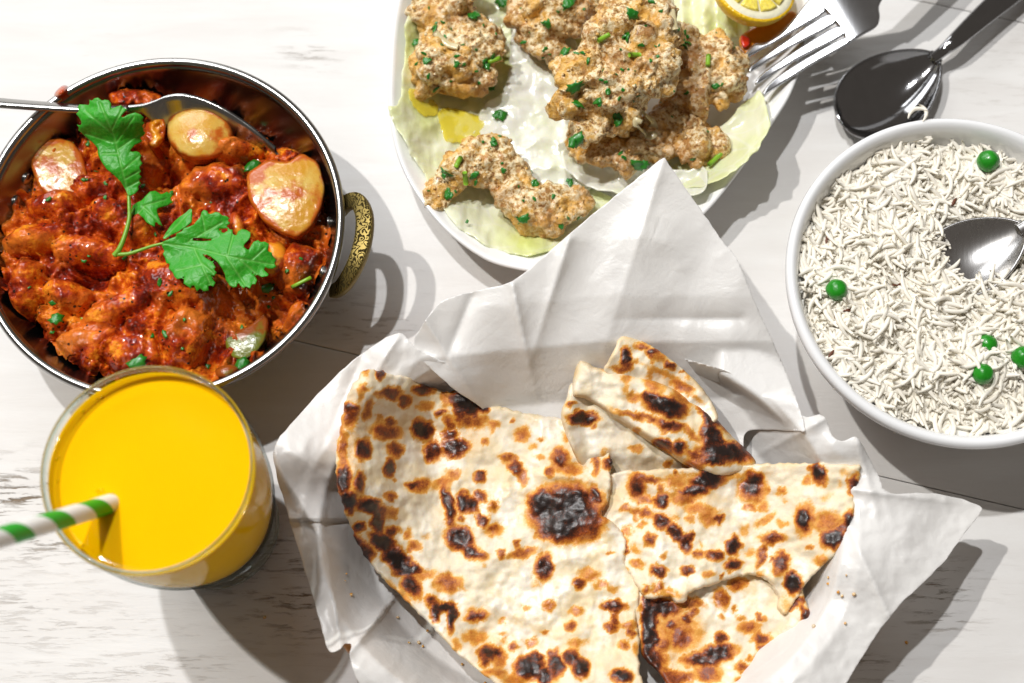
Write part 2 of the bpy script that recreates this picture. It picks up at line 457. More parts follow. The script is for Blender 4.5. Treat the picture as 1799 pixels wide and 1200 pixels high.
# chicken
b = NB('grilled_marinated_chicken')
n1 = b.noise(70, 5, .65); n2 = b.noise(480, 4, .65); n3 = b.noise(200, 4, .6); n4 = b.noise(1700, 2)
cc = b.ramp(n2, [(.38, (.28, .12, .03)), (.47, (.70, .45, .16)), (.56, (.94, .80, .52))])  # dark end follows the bump dips: crevice shade put into the colour
cc = b.mix(b.math('MULTIPLY', b.ramp(n1, [(.49, 0.0), (.58, 1.0)]), .75), cc, (.80, .42, .05))
cc = b.mix(b.math('MULTIPLY', b.ramp(n3, [(.57, 0.0), (.64, 1.0)]), .85), cc, (.46, .20, .04))
cc = b.mix(b.ramp(b.voro(170), [(.05, .9), (.09, 0.0)]), cc, (.05, .03, .012))
cc = b.mix(b.math('MULTIPLY', b.attr('roast'), .8), cc, (.50, .20, .04))
nm = b.bump(b.math('ADD', b.math('MULTIPLY', n2, .8), b.math('MULTIPLY', n4, .3)), .0017, .9)
M_chicken = b.done(b.bsdf(Base_Color=cc, Roughness=.42, Normal=nm, Subsurface_Weight=.04, Subsurface_Radius=(.003, .002, .001),
                          Subsurface_Scale=.5, Coat_Weight=.25, Coat_Roughness=.2))
# lettuce
def leafy(name, c_a, c_b, gloss=.25):
    b = NB(name); n1 = b.noise(28, 4, .6); n2 = b.noise(1.0, 4, vec=b.coord(scale=(120, 60, 100)))
    cc = b.mix(b.ramp(n1, [(.38, 0.0), (.64, 1.0)]), c_a, c_b)
    vv = b.n('ShaderNodeTexVoronoi', feature='DISTANCE_TO_EDGE'); b.l(b.coord(scale=(1, 1.8, 1), rot=(0, 0, .6)), vv.inputs['Vector']); vv.inputs['Scale'].default_value = 55
    vn = b.ramp(vv.outputs['Distance'], [(.0, 1.0), (.07, 0.0)])
    cc = b.mix(b.math('MULTIPLY', vn, .45), cc, (.97, .97, .90))
    cc = b.mix(b.math('MULTIPLY', b.attr('green'), .85), cc, (.72, .78, .16))
    p = b.bsdf(Base_Color=cc, Roughness=gloss, Normal=b.bump(b.math('ADD', n2, b.noise(90, 4)), .0016, .5), Coat_Weight=.4, Coat_Roughness=.12,
               Subsurface_Weight=.1, Subsurface_Radius=(.003, .004, .001))
    t = b.n('ShaderNodeBsdfTranslucent'); b.l(cc, t.inputs[0])
    m = b.n('ShaderNodeMixShader'); m.inputs[0].default_value = .3; b.l(p, m.inputs[1]); b.l(t.outputs[0], m.inputs[2])
    return b.done(m.outputs[0])
M_lettuce = leafy('pale_lettuce', (.94, .95, .74), (.87, .91, .52))
M_cabbage = leafy('white_cabbage', (.95, .95, .89), (.92, .94, .80))
M_oil = simple('lemon_oil', (.95, .80, .06), .05, .05, 60, .0002, Coat_Weight=1.0, Alpha=.55)
M_onionraw = simple('soft_onion_strip', (.72, .62, .36), .2, .1, 200, .0004, Subsurface_Weight=.3, Subsurface_Radius=(.003, .003, .001))
M_carrot = simple('carrot_slice', (.82, .28, .02), .3, .1, 300, .0004)
M_chilli = simple('red_chilli', (.65, .03, .01), .2, .1, 300, .0002)
# lemon
b = NB('lemon_zest'); v = b.voro(900); M_zest = b.done(b.bsdf(Base_Color=b.mix(b.noise(80), (.90, .60, .01), (.82, .48, .01)), Roughness=.32, Normal=b.bump(v, .0006, .5), Subsurface_Weight=.1, Subsurface_Radius=(.003, .002, .0005)))
M_pith = simple('lemon_pith', (.88, .84, .62), .5, .04, 500, .0003)
b = NB('lemon_pulp'); v = b.noise(1.0, 4, vec=b.coord(scale=(500, 500, 100))); M_pulp = b.done(b.bsdf(Base_Color=b.mix(v, (.92, .70, .03), (.90, .80, .22)), Roughness=.1, Normal=b.bump(v, .0012, .8), Coat_Weight=.6, Subsurface_Weight=.4, Subsurface_Radius=(.006, .005, .001)))
# rice
b = NB('basmati_rice'); nz = b.noise(90, 3)
oi = b.n('ShaderNodeObjectInfo')
rc = b.mix(nz, (.985, .955, .875), (.965, .90, .76))
p_ = b.bsdf(Base_Color=rc, Roughness=.38, Specular_IOR_Level=.22)
t_ = b.n('ShaderNodeBsdfTranslucent'); b.l(rc, t_.inputs[0]); mx = b.n('ShaderNodeMixShader'); mx.inputs[0].default_value = .14; b.l(p_, mx.inputs[1]); b.l(t_.outputs[0], mx.inputs[2])
M_rice = b.done(mx.outputs[0])
M_ricecore = simple('rice_mass', (.97, .95, .88), .6, .03, 400, .0004)
M_pea = simple('green_pea', (.018, .33, .012), .32, .22, 260, .0004, Coat_Weight=.25, Subsurface_Weight=.1, Subsurface_Radius=(.001, .003, .001))
M_cumin = simple('cumin_seed', (.16, .045, .012), .5, .2, 900, .0003)
# glass and drink
b = NB('clear_glass'); g = b.n('ShaderNodeBsdfGlass'); g.inputs['IOR'].default_value = 1.48; g.inputs['Roughness'].default_value = 0.0
g.inputs[0].default_value = (.97, .985, .98, 1)
tp = b.n('ShaderNodeBsdfTransparent'); tp.inputs[0].default_value = (.9, .92, .91, 1)
b.l(b.bump(b.noise(30, 1), .0003, .3), g.inputs['Normal'])
mx = b.n('ShaderNodeMixShader'); mx.inputs[0].default_value = .45; b.l(g.outputs[0], mx.inputs[1]); b.l(tp.outputs[0], mx.inputs[2])
M_foot = b.done(mx.outputs[0])
b = NB('glass_rim'); g = b.n('ShaderNodeBsdfGlass'); g.inputs['IOR'].default_value = 1.48; g.inputs[0].default_value = (.85, .9, .88, 1); M_rimglass = b.done(g.outputs[0])
b = NB('thin_clear_glass'); fr_ = b.n('ShaderNodeFresnel'); fr_.inputs['IOR'].default_value = 1.5
tp = b.n('ShaderNodeBsdfTransparent'); tp.inputs[0].default_value = (.93, .95, .94, 1); gs = b.n('ShaderNodeBsdfGlossy'); gs.inputs['Roughness'].default_value = .03
mx = b.n('ShaderNodeMixShader'); geo = b.n('ShaderNodeNewGeometry'); b.l(b.math('MULTIPLY', fr_.outputs[0], b.math('SUBTRACT', 1.0, geo.outputs['Backfacing'])), mx.inputs[0]); b.l(tp.outputs[0], mx.inputs[1]); b.l(gs.outputs[0], mx.inputs[2])
M_glass = b.done(mx.outputs[0])
b = NB('mango_drink'); M_drink = b.done(b.bsdf(Base_Color=b.mix(b.noise(40, 3), (1.0, .535, 0.0), (1.0, .51, 0.0)), Roughness=.045, Specular_IOR_Level=.3,
        Normal=b.bump(b.noise(60, 2), .0002, .3), Subsurface_Weight=.25, Subsurface_Radius=(.008, .004, .0005), Subsurface_Scale=.6))
b = NB('striped_paper_straw'); uv = b.n('ShaderNodeUVMap'); sp = b.n('ShaderNodeSeparateXYZ'); b.l(uv.outputs[0], sp.inputs[0])
fr = b.math('FRACT', b.math('ADD', sp.outputs[0], sp.outputs[1])); st = b.ramp(fr, [(.0, 1.0), (.44, 1.0), (.46, 0.0), (.98, 0.0), (1.0, 1.0)])
M_straw = b.done(b.bsdf(Base_Color=b.mix(st, (.88, .88, .86), (.004, .40, .015)), Roughness=.4, Normal=b.bump(b.noise(900, 2), .0001, .5)))

# ------------------------------------------------------------------ table (boards)
def build_table():
    e = thing('table_top', None, None, (0, 0, 0)); e['kind'] = 'structure'
    d = np.array([1, -math.tan(ang), 0.]); d /= np.linalg.norm(d); nrm = np.array([-d[1], d[0], 0])
    q = P(1640, 858, 0) ; base = float(q @ nrm)
    W = .232; g = .00022
    wears = [(60, 900, 130, 45, 1.45), (160, 940, 90, 30, 1.1), (540, 1010, 90, 60, 1.5), (590, 1080, 80, 30, .9), (1640, 1050, 45, 40, 1.1), (1500, 1165, 70, 14, 1.0),
             (540, 90, 40, 25, .55), (600, 560, 110, 40, .5), (1400, 60, 120, 60, .25), (200, 1150, 200, 60, .35), (1720, 1000, 60, 20, .3), (30, 1050, 80, 20, .45), (1760, 130, 60, 90, .2)]
    for k in range(-4, 4):
        lo, hi = base + k * W + g, base + (k + 1) * W - g
        nu, nv = 260, 70 if k in (-2, -1, 0, 1) else 12
        us = np.linspace(-.95, .95, nu); vsn = np.linspace(lo, hi, nv)
        vsn = np.r_[lo, lo + .0004, lo + .0012, vsn[1:-1], hi - .0012, hi - .0004, hi]; nv = len(vsn)
        U, Vv = np.meshgrid(us, vsn, indexing='ij')
        z = -0.00035 * (np.exp(-((Vv - lo) / .0006)) + np.exp(-((hi - Vv) / .0006)))
        X = U[..., None] * d + Vv[..., None] * nrm; X[..., 2] = z
        X = X.reshape(-1, 3)
        low = X.copy(); low[:, 2] = -.022
        V = np.vstack([X, low]); F = gridfaces(nu, nv); n = len(X)
        idx = np.arange(n).reshape(nu, nv); ring = np.r_[idx[:, 0], idx[-1, 1:], idx[-2::-1, -1], idx[0, -2:0:-1]]
        r2 = np.roll(ring, -1); W4 = np.stack([ring, ring + n, r2 + n, r2], 1)
        # wear mask at its places
        wv = np.zeros(n)
        for (x, y, rx, ry, s) in wears:
            c = P(x, y, 0); dd = X[:, :2] - c[:2]
            a = dd @ d[:2] / (rx / 4000); b_ = dd @ nrm[:2] / (ry / 4000)
            wv = np.maximum(wv, s * np.exp(-.5 * (a * a + b_ * b_)))
        o = mk('plank', V, [F, F[:, ::-1] + n, W4], M_wood, e, {'wear': np.r_[wv, wv]}, smooth=False)
    return e
build_table()
# dark line of shade under the boards: a lower board so the joints are closed
V = np.array([[-1, -1, -.03], [1, -1, -.03], [1, 1, -.03], [-1, 1, -.03], [-1, -1, -.024], [1, -1, -.024], [1, 1, -.024], [-1, 1, -.024]]) * np.array([.95, .95, 1])
o = mk('table_underside', V, [np.array([[0, 3, 2, 1], [4, 5, 6, 7], [0, 1, 5, 4], [1, 2, 6, 5], [2, 3, 7, 6], [3, 0, 4, 7]])], M_under, None, smooth=False); o['kind'] = 'structure'

# ------------------------------------------------------------------ steel curry bowl
HB = .046
bx, by, br = circle_fit([(279, 107), (593, 400), (517, 592), (403, 680), (10, 271), (0, 555), (150, 682), (103, 157)], HB)
def inner_r(z): return br * (.55 + .43 * np.clip(z / HB, 0, 1) ** .5)
def build_bowl():
    e = thing('curry_bowl', 'round stainless steel bowl with brass handle holding red curry', 'bowl', (bx, by, 0))
    prof = [(0.001, .0018)] + [(inner_r(z) , z + .0015) for z in np.linspace(0, HB - .004, 26) ** 1.0] + [(br * .982, HB - .001)]
    prof += [(br * .99, HB - .003)] + [(inner_r(z) + .0012, z) for z in np.linspace(HB - .006, .0, 24)] + [(0.001, .0003)]
    V, F = lathe(bx, by, prof[::-1], 144); mk('bowl_wall', V, F, M_bowlsteel, e)
    t = np.linspace(0, 2 * np.pi, 15)
    rp = [(br * .988 + .0019 * math.cos(a), HB - .0005 + .0019 * math.sin(a)) for a in t]
    V, F = lathe(bx, by, rp[::-1], 160); mk('rim', V, F, M_steel, e)
    # handles
    pts = [(588, 383, .030), (597, 370, .034), (611, 356, .040), (628, 354, .043), (639, 373, .045), (641, 400, .0455), (636, 432, .045), (625, 464, .0435), (611, 490, .040), (598, 506, .036), (586, 512, .031)]
    path = catmull(np.array([P(x, y, z) for x, y, z in pts]), 6, closed=False)
    k = np.linspace(0, 1, len(path))
    V, F = sweep(path, 0.0029 + .0008 * np.sin(k * np.pi), .0021, n=24, power=6, up=(-.25, -.1, 1))
    th = np.tile(np.linspace(0, 2 * np.pi, 24, endpoint=False), len(path)); flat = np.r_[(np.abs(np.sin(th)) > .55).astype(float), 0, 0]
    h = mk('handle', V, F, M_brass, e, {'flat': flat})
    h2 = h.copy(); col.objects.link(h2); h2.rotation_euler = (0, 0, math.pi)
    for (x, y) in ((574, 392), (566, 478), (8, 350), (12, 300)):
        z = .031
        c = P(x, y, z)[:2] - np.array([bx, by]); c = c / np.linalg.norm(c) * (inner_r(z) - .0002)
        a = math.atan2(c[1], c[0]); bm = bmesh.new(); bmesh.ops.create_uvsphere(bm, u_segments=16, v_segments=10, radius=.0032)
        bmesh.ops.scale(bm, vec=(.45, 1, 1), verts=bm.verts)
        bmesh.ops.rotate(bm, matrix=Matrix.Rotation(a, 3, 'Z'), verts=bm.verts)
        me = bpy.data.meshes.new('rivet'); bm.to_mesh(me); bm.free(); me.materials.append(M_steel)
        for p in me.polygons: p.use_smooth = True
        r = bpy.data.objects.new('rivet', me); col.objects.link(r); r.parent = e; r.location = (c[0], c[1], z)
    return e
build_bowl()

# curry surface
LUMPS = [(70, 425, 62, 30, -15, .011), (45, 520, 30, 62, 15, .012), (165, 445, 70, 30, 10, .012), (205, 545, 78, 26, -28, .010), (310, 500, 62, 42, 25, .011), (330, 595, 40, 55, 20, .010), (150, 610, 70, 38, -10, .010), (235, 625, 50, 35, 10, .009),
         (380, 320, 62, 34, 0, .011), (520, 470, 36, 50, 20, .010), (95, 360, 52, 26, -10, .011), (185, 370, 34, 24, 40, .010), (415, 265, 46, 24, -10, .010), (525, 560, 30, 40, 30, .008), (120, 520, 44, 30, 20, .010)]
def curry_z(x, y):
    """height of the curry at world x,y"""
    X = x * 100; Y = y * 100
    r = np.hypot(x - bx, y - by) / br
    z = .0360 + .0050 * (1 - r ** 2)
    z = z + .0050 * fbm(X * .55 + 3, Y * .55, 1.0, 2)
    wx = X + .5 * noise(X * .8, Y * .8, 5); wy = Y + .5 * noise(X * .8, Y * .8, 9)
    z = z - .0050 * ridged(wx * .62, wy * .62, 2.0, 2) - .0014 * ridged(X * 1.9, Y * 1.9, .3, 2) + .0006 * (np.abs(noise(X * 5.5, Y * 5.5, .7)) * 2 - .4)
    for (px, py, a_, b_, an, h) in LUMPS:
        c = P(px, py, .034); dx = (x - c[0]) * 4150; dy = -(y - c[1]) * 4150; t = rad(an)
        q = ((dx * math.cos(t) + dy * math.sin(t)) / a_) ** 2 + ((-dx * math.sin(t) + dy * math.cos(t)) / b_) ** 2
        q = q * (1 + .5 * noise(X * 1.3, Y * 1.3, px * .1))
        lump = .0325 + h * np.sqrt(np.clip(1 - q, 0, 1)) + .0006 * noise(X * 4, Y * 4, 2)
        z = np.where(q < 1, np.maximum(z, lump * .75 + z * .25), z - .0022 * np.exp(-np.clip(q - 1, 0, 9) * 3))
    for (px, py, rr, a) in ((285, 305, 38, -.012), (165, 492, 30, -.006), (440, 540, 50, -.009), (235, 170, 26, .004), (480, 225, 50, -.009), (430, 170, 60, -.012), (330, 150, 55, -.010),
                            (150, 200, 34, -.012), (60, 470, 60, .004), (120, 590, 70, .003), (300, 560, 70, .005), (530, 300, 50, .004), (400, 260, 40, .004), (335, 590, 16, -.005), (560, 500, 30, -.004),
                            (60, 215, 40, -.008), (480, 590, 60, -.006), (95, 650, 50, -.007), (560, 240, 30, -.004), (30, 600, 40, -.008), (370, 640, 22, -.006), (270, 630, 60, .002), (15, 420, 50, .003)):
        c = P(px, py, .03); z = z + a * np.exp(-((x - c[0]) ** 2 + (y - c[1]) ** 2) / (2 * (rr / 4150 * .75) ** 2))
    return np.maximum(z, .012)
def build_curry():
    n = 270; R = br * .975
    g = np.linspace(-1, 1, n); A, B = np.meshgrid(g, g, indexing='ij')
    # square -> disc
    X = A * np.sqrt(1 - B * B / 2) * R + bx; Y = B * np.sqrt(1 - A * A / 2) * R + by
    z = curry_z(X, Y)
    r = np.hypot(X - bx, Y - by)
    lim = inner_r(z) - .0004
    k = np.minimum(1, lim / np.maximum(r, 1e-6)); 
    # pull everything radially so the edge meets the wall
    sc_ = np.where(r > 0, 1, 1)
    edge_r = R
    lim2 = inner_r(np.clip(z, .012, HB)) / edge_r
    X = bx + (X - bx) * (lim2 * .998); Y = by + (Y - by) * (lim2 * .998)
    z = curry_z(X, Y); z = z - .002 * sstep(.9, 1, np.hypot(A, B) / 1.2)
    V = np.stack([X, Y, z], -1).reshape(-1, 3)
    return mk('curry', V, [gridfaces(n, n)], M_curry)
curry = build_curry(); tag(curry, 'chunky red orange curry sauce filling the steel bowl', 'curry')
def cz(px, py, h=.03):
    for _ in range(4):
        q = P(px, py, h); h = curry_z(q[..., 0], q[..., 1])
    return h
def spots_sauce(X, Y, sd, e=14): return np.clip(1 - sd / e, 0, 1)
def food_slab(name, outline, mat, label, cat, dz=.004, dome=.004, thick=.006, tilt=(0, 0), pitch=2.5, edge=12, group=None, wob=.00018, sauce=None, raw=False):
    ol = np.array(outline, float); c = ol.mean(0); base = float(cz(*c)) + dz
    rmax = np.abs(ol - c).max()
    def zf(X, Y, sd):
        d = ((X - c[0]) ** 2 + (Y - c[1]) ** 2) / rmax ** 2
        return base + dome * (1 - d) + tilt[0] * (X - c[0]) / rmax + tilt[1] * (Y - c[1]) / rmax + wob * fbm(X * .05, Y * .05, 2, 3)
    if raw:
        a = np.array(outline, float); q = []
        for i in range(len(a)):
            p0, p1, p2 = a[i - 1], a[i], a[(i + 1) % len(a)]
            q += [tuple(p1 + (p0 - p1) * .16), tuple(p1 + (p0 + p2 - 2 * p1) * .06), tuple(p1 + (p2 - p1) * .16)]
        outline = q
    V, F, X, Y, sd = sheet(outline, zf, thick, pitch, edge, raw=raw)
    s = spots_sauce(X, Y, sd, 16) * .8 + .8 * fbm(X * .022, Y * .022, 8, 4) + .34
    if sauce: s = s + sauce(X, Y)
    o = mk(name, V, F, mat, None, {'sauce': two(s)}); return tag(o, label, cat, group)
food_slab('onion_piece', [(52, 287), (67, 250), (103, 240), (129, 250), (145, 271), (155, 312), (155, 333), (129, 343), (83, 343), (67, 328)], M_onion,
          'square of pale stewed onion near the left rim of the curry bowl', 'onion', dz=.0035, dome=.0012, thick=.004, edge=3.5, tilt=(-.001, 0), raw=True)
food_slab('onion_piece', [(293, 232), (300, 205), (325, 190), (360, 187), (395, 200), (411, 232), (405, 262), (375, 280), (335, 280), (305, 262)], M_onion,
          'rounded yellow onion piece under the arched spoon in the curry', 'onion', dz=.005, dome=.0045, thick=.009, edge=9, sauce=lambda X, Y: -.25 + .5 * sstep(330, 400, X))
food_slab('onion_piece', [(432, 305), (470, 280), (505, 285), (530, 268), (560, 285), (572, 330), (566, 365), (548, 400), (522, 419), (495, 410), (462, 390), (436, 350)], M_onion,
          'largest pale onion petal by the right wall of the curry bowl', 'onion', dz=.0050, dome=.0026, thick=.0045, edge=4, tilt=(-.0005, 0), raw=True, sauce=lambda X, Y: .45 * sstep(495, 440, X) + .35 * sstep(300, 270, Y) - .15)
food_slab('pepper_piece', [(390, 592), (410, 583), (439, 571), (465, 548), (473, 560), (468, 597), (455, 617), (429, 636), (403, 628)], M_pepper,
          'olive green stewed pepper piece at the lower edge of the curry', 'pepper', dz=.004, dome=.002, thick=.008, edge=3.5, tilt=(0, .001), raw=True, sauce=lambda X, Y: -.42 + .3 * sstep(600, 570, Y))
food_slab('pepper_piece', [(380, 648), (405, 640), (420, 650), (400, 664), (382, 662)], M_pepper,
          'small dark green pepper scrap against the bottom bowl wall', 'pepper', dz=.003, dome=.002, thick=.004, edge=8)
food_slab('stewed_chunk', [(255, 205), (270, 194), (288, 200), (292, 225), (285, 255), (265, 262), (254, 235)], M_chunk,
          'orange chunk between the coriander leaf and the yellow onion', 'vegetable chunk', dz=.006, dome=.002, thick=.012, edge=4, wob=.0022)
food_slab('stewed_chunk', [(403, 380), (415, 372), (428, 392), (430, 415), (415, 420), (405, 405)], M_chunk,
          'small bright orange chunk above the right coriander leaf', 'vegetable chunk', dz=.004, dome=.003, thick=.008, edge=8)
food_slab('stewed_chunk', [(465, 425), (485, 420), (502, 435), (505, 465), (490, 485), (462, 488), (455, 465), (470, 450)], M_chunk,
          'yellow orange chunk at the tip of the right coriander leaf', 'vegetable chunk', dz=.004, dome=.003, thick=.008, edge=10)
food_slab('stewed_chunk', [(190, 165), (215, 158), (250, 158), (285, 168), (280, 185), (240, 192), (200, 185)], M_curry,
          'sauce covered lump behind the spoon neck at the top of the curry', 'curry lump', dz=.008, dome=.004, thick=.014, edge=8, wob=.0028)
food_slab('sauce_smear', [(95, 162), (108, 150), (118, 152), (117, 162), (105, 172), (95, 172)], M_chunk, 'orange sauce smear stuck on the rim of the steel bowl', 'sauce', dz=.0)
sm = bpy.data.objects['sauce_smear']; sm.location.z = HB - .0035; 
q = P(106, 160, HB + .001); sm.location.x = q[0]; sm.location.y = q[1]

# coriander sprig
def leaf_part(parent, outline, z0, mat, tiltf, veins, pitch=2.0, thick=.0005):
    def zf(X, Y, sd): return z0 + tiltf(X, Y) + .0004 * fbm(X * .05, Y * .05, 4, 3)
    V, F, X, Y, sd = sheet(outline, zf, thick, pitch, 2.0, raw=True)
    vn = np.zeros(len(X))
    for (x0, y0), (x1, y1) in veins:
        ex, ey = x1 - x0, y1 - y0; t = np.clip(((X - x0) * ex + (Y - y0) * ey) / (ex * ex + ey * ey), 0, 1)
        d = np.hypot(X - x0 - t * ex, Y - y0 - t * ey); vn = np.maximum(vn, np.clip(1 - d / 2.6, 0, 1))
    V[:len(X), 2] -= .0005 * vn
    return mk('leaf', V, F, mat, parent, {'vein': two(vn)})
def frac(pts, ox, oy, s): return [(ox + x / s, oy + y / s) for x, y in pts]
L1 = frac([(425, 745), (400, 690), (370, 640), (320, 590), (270, 550), (235, 500), (210, 450), (205, 400), (170, 360), (130, 330), (100, 300), (70, 275), (75, 260), (60, 235), (95, 245), (90, 210), (75, 185), (55, 160), (75, 140), (65, 115), (78, 93),
     (120, 95), (150, 100), (148, 60), (170, 70), (180, 52), (210, 45), (240, 70), (255, 60), (285, 65), (302, 90), (300, 125), (340, 110), (370, 98), (385, 115), (415, 127), (385, 160), (352, 200), (335, 245), (350, 222), (375, 190), (420, 165),
     (470, 150), (510, 165), (530, 185), (515, 215), (537, 222), (515, 245), (480, 272), (525, 258), (527, 280), (542, 292), (530, 310), (500, 330), (522, 350), (500, 365), (468, 378), (440, 410), (420, 450), (445, 428), (475, 422), (500, 430), (515, 455), (503, 480), (522, 508),
     (498, 535), (512, 565), (495, 585), (517, 602), (492, 632), (512, 650), (488, 672), (497, 690), (470, 720)], 120, 160, 4)
L2 = frac([(560, 515), (640, 480), (720, 450), (715, 425), (780, 395), (795, 365), (850, 350), (900, 330), (930, 290), (970, 250), (985, 195), (1010, 170), (1045, 185), (1060, 218), (1100, 210), (1130, 193), (1170, 200), (1200, 230), (1250, 238), (1280, 265), (1248, 280), (1288, 308), (1268, 330), (1230, 342), (1270, 362), (1220, 370), (1150, 372), (1205, 412), (1180, 440), (1130, 470), (1060, 480), (980, 470), (900, 465), (845, 485),
     (900, 497), (1000, 502), (1110, 492), (1170, 462), (1230, 410), (1280, 378), (1312, 380), (1310, 425), (1350, 445), (1368, 400), (1410, 373), (1460, 383), (1500, 410), (1502, 450), (1480, 490), (1440, 530), (1425, 560), (1480, 600), (1500, 560), (1530, 510), (1580, 490), (1610, 512), (1650, 505), (1695, 530), (1690, 575), (1680, 612), (1725, 620), (1735, 660), (1772, 700), (1750, 738), (1772, 770), (1740, 793), (1690, 792), (1630, 765),
     (1650, 812), (1692, 850), (1680, 872), (1620, 882), (1560, 850), (1500, 805), (1440, 755), (1490, 820), (1540, 860), (1572, 910), (1552, 962), (1520, 950), (1495, 1002), (1450, 980), (1430, 1002), (1390, 970), (1368, 915), (1358, 982), (1320, 992), (1280, 970), (1240, 910), (1230, 850), (1200, 790), (1150, 720), (1080, 665), (970, 612), (1030, 680), (1100, 720), (1135, 780), (1110, 800), (1145, 830), (1120, 872), (1050, 845), (1100, 900), (1132, 940), (1110, 984), (1050, 950),
     (1062, 1022), (1010, 1034), (970, 1000), (935, 1032), (910, 975), (890, 945), (870, 1004), (830, 972), (795, 950), (800, 900), (806, 845), (780, 890), (730, 904), (700, 880), (680, 830), (637, 792), (650, 740), (612, 735), (600, 680), (576, 640), (592, 600), (568, 560)], 190, 340, 6)
L3 = frac([(575, 470), (610, 410), (650, 350), (700, 290), (760, 240), (820, 200), (860, 160), (882, 165), (887, 230), (882, 300), (840, 340), (790, 370), (730, 410), (660, 440), (600, 480)], 190, 340, 6)
L4 = frac([(235, 310), (240, 220), (255, 130), (300, 95), (350, 75), (400, 20), (440, -20), (500, -30), (560, 10), (620, -20), (680, 20), (650, 60), (690, 90), (620, 130), (540, 150), (510, 170), (530, 240), (574, 345), (530, 325), (500, 280), (492, 350), (450, 335), (400, 300), (370, 255), (330, 228), (290, 232), (250, 270)], 190, 340, 6)
def build_sprig():
    z0 = float(np.max(cz(np.array([203., 250, 340, 200, 420]), np.array([447., 430, 440, 300, 470])))) + .003
    e = thing('coriander_sprig', 'fresh green coriander sprig with jagged leaves laid on the curry', 'coriander', P(203, 447, z0))
    leaf_part(e, L1, z0 + .004, M_leaf, lambda X, Y: .007 * sstep(345, 240, Y) + .012 * sstep(250, 195, Y) - .003 * ((X - 200) / 60) ** 2 * (Y < 400) + .001 * np.sin(Y * .09),
              [((226, 346), (200, 240)), ((200, 240), (175, 180)), ((204, 250), (235, 205)), ((198, 235), (150, 195)), ((198, 250), (150, 235)), ((207, 262), (245, 235)), ((214, 300), (243, 275)), ((218, 315), (245, 300)), ((206, 270), (180, 270)), ((221, 330), (243, 318)), ((196, 228), (215, 190))])
    leaf_part(e, L2, z0 + .004, M_leaf, lambda X, Y: .004 * np.sin((X - 285) / 200 * 2.6) + .0015 * np.sin(Y * .06 + X * .03),
              [((285, 427), (340, 435)), ((340, 435), (370, 500)), ((340, 435), (400, 450)), ((400, 450), (480, 465)), ((330, 425), (390, 390)), ((395, 447), (430, 500)), ((400, 447), (410, 410)), ((355, 465), (310, 475)), ((352, 460), (375, 480)), ((420, 455), (450, 480)), ((440, 458), (465, 435)), ((360, 405), (355, 378))])
    leaf_part(e, L3, z0 + .001, M_leaf, lambda X, Y: .004 * sstep(290, 330, X), [((288, 418), (335, 370))])
    leaf_part(e, L4, z0 - .001, M_leaf, lambda X, Y: .003 * np.sin((X - 230) / 60 * 3) + .0, [((230, 390), (255, 360)), ((250, 362), (280, 390)), ((250, 362), (290, 350))])
    for pts, r in (([(201, 449, 0), (210, 437, .001), (219, 415, .002), (227, 385, .003), (227, 360, .004), (226, 343, .0045)], .0013), ([(203, 447, 0), (225, 446, .0008), (248, 439, .0018), (268, 432, .003), (290, 427, .004)], .0010), ([(224, 395, .002), (230, 380, .001), (236, 366, 0)], .0007)):
        path = catmull(np.array([P(x, y, z0 + z) for x, y, z in pts]), 5, closed=False)
        V, F = sweep(path, np.linspace(r * .95, r * .55, len(path)), np.linspace(r * .95, r * .55, len(path)), 10)
        mk('stem', V, F, M_stem, e)
build_sprig()

# chopped bits helper: little crumpled leaf flakes
def flake(c, nrm, size, seed, elong=1.0, ang_=0.0):
    r = np.random.RandomState(seed); n = 14; t = np.linspace(0, 2 * np.pi, n, endpoint=False)
    rr = size * (.75 + .45 * r.rand(n) * (np.arange(n) % 2) + .1 * r.rand(n))
    nrm = np.array(nrm, float); nrm /= np.linalg.norm(nrm)
    a = np.cross(nrm, [math.cos(ang_), math.sin(ang_), .1]); a /= np.linalg.norm(a); b_ = np.cross(nrm, a)
    base = np.array(c, float)
    ring = base + np.outer(rr * np.cos(t) * elong, b_) + np.outer(rr * np.sin(t), a) + np.outer(size * .35 * np.sin(2 * t + r.rand() * 6), nrm)
    mid = base + np.outer(rr * .5 * np.cos(t) * elong, b_) + np.outer(rr * .5 * np.sin(t), a) + np.outer(size * (.25 + .15 * r.rand(n)), nrm)
    V = np.vstack([ring, mid, base + nrm * size * .18, ring - nrm * size * .08, base - nrm * size * .15])
    j = np.arange(n); j2 = (j + 1) % n
    F4 = np.r_[np.stack([j, j2, n + j2, n + j], 1), np.stack([j2, j, 2 * n + 1 + j, 2 * n + 1 + j2], 1)]
    F3 = np.r_[np.stack([n + j, n + j2, np.full(n, 2 * n)], 1), np.stack([2 * n + 1 + j2, 2 * n + 1 + j, np.full(n, 3 * n + 1)], 1)]
    return V, [F4, F3]
def stick(c, nrm, L, r, ang_):
    d = np.array([math.cos(ang_), math.sin(ang_), 0]); n_ = np.array(nrm, float); n_ /= np.linalg.norm(n_); d = d - n_ * (d @ n_); d /= np.linalg.norm(d)
    path = np.array([np.array(c) + d * L * t + n_ * r * .7 for t in np.linspace(-.5, .5, 4)])
    return sweep(path, r, r, 8)

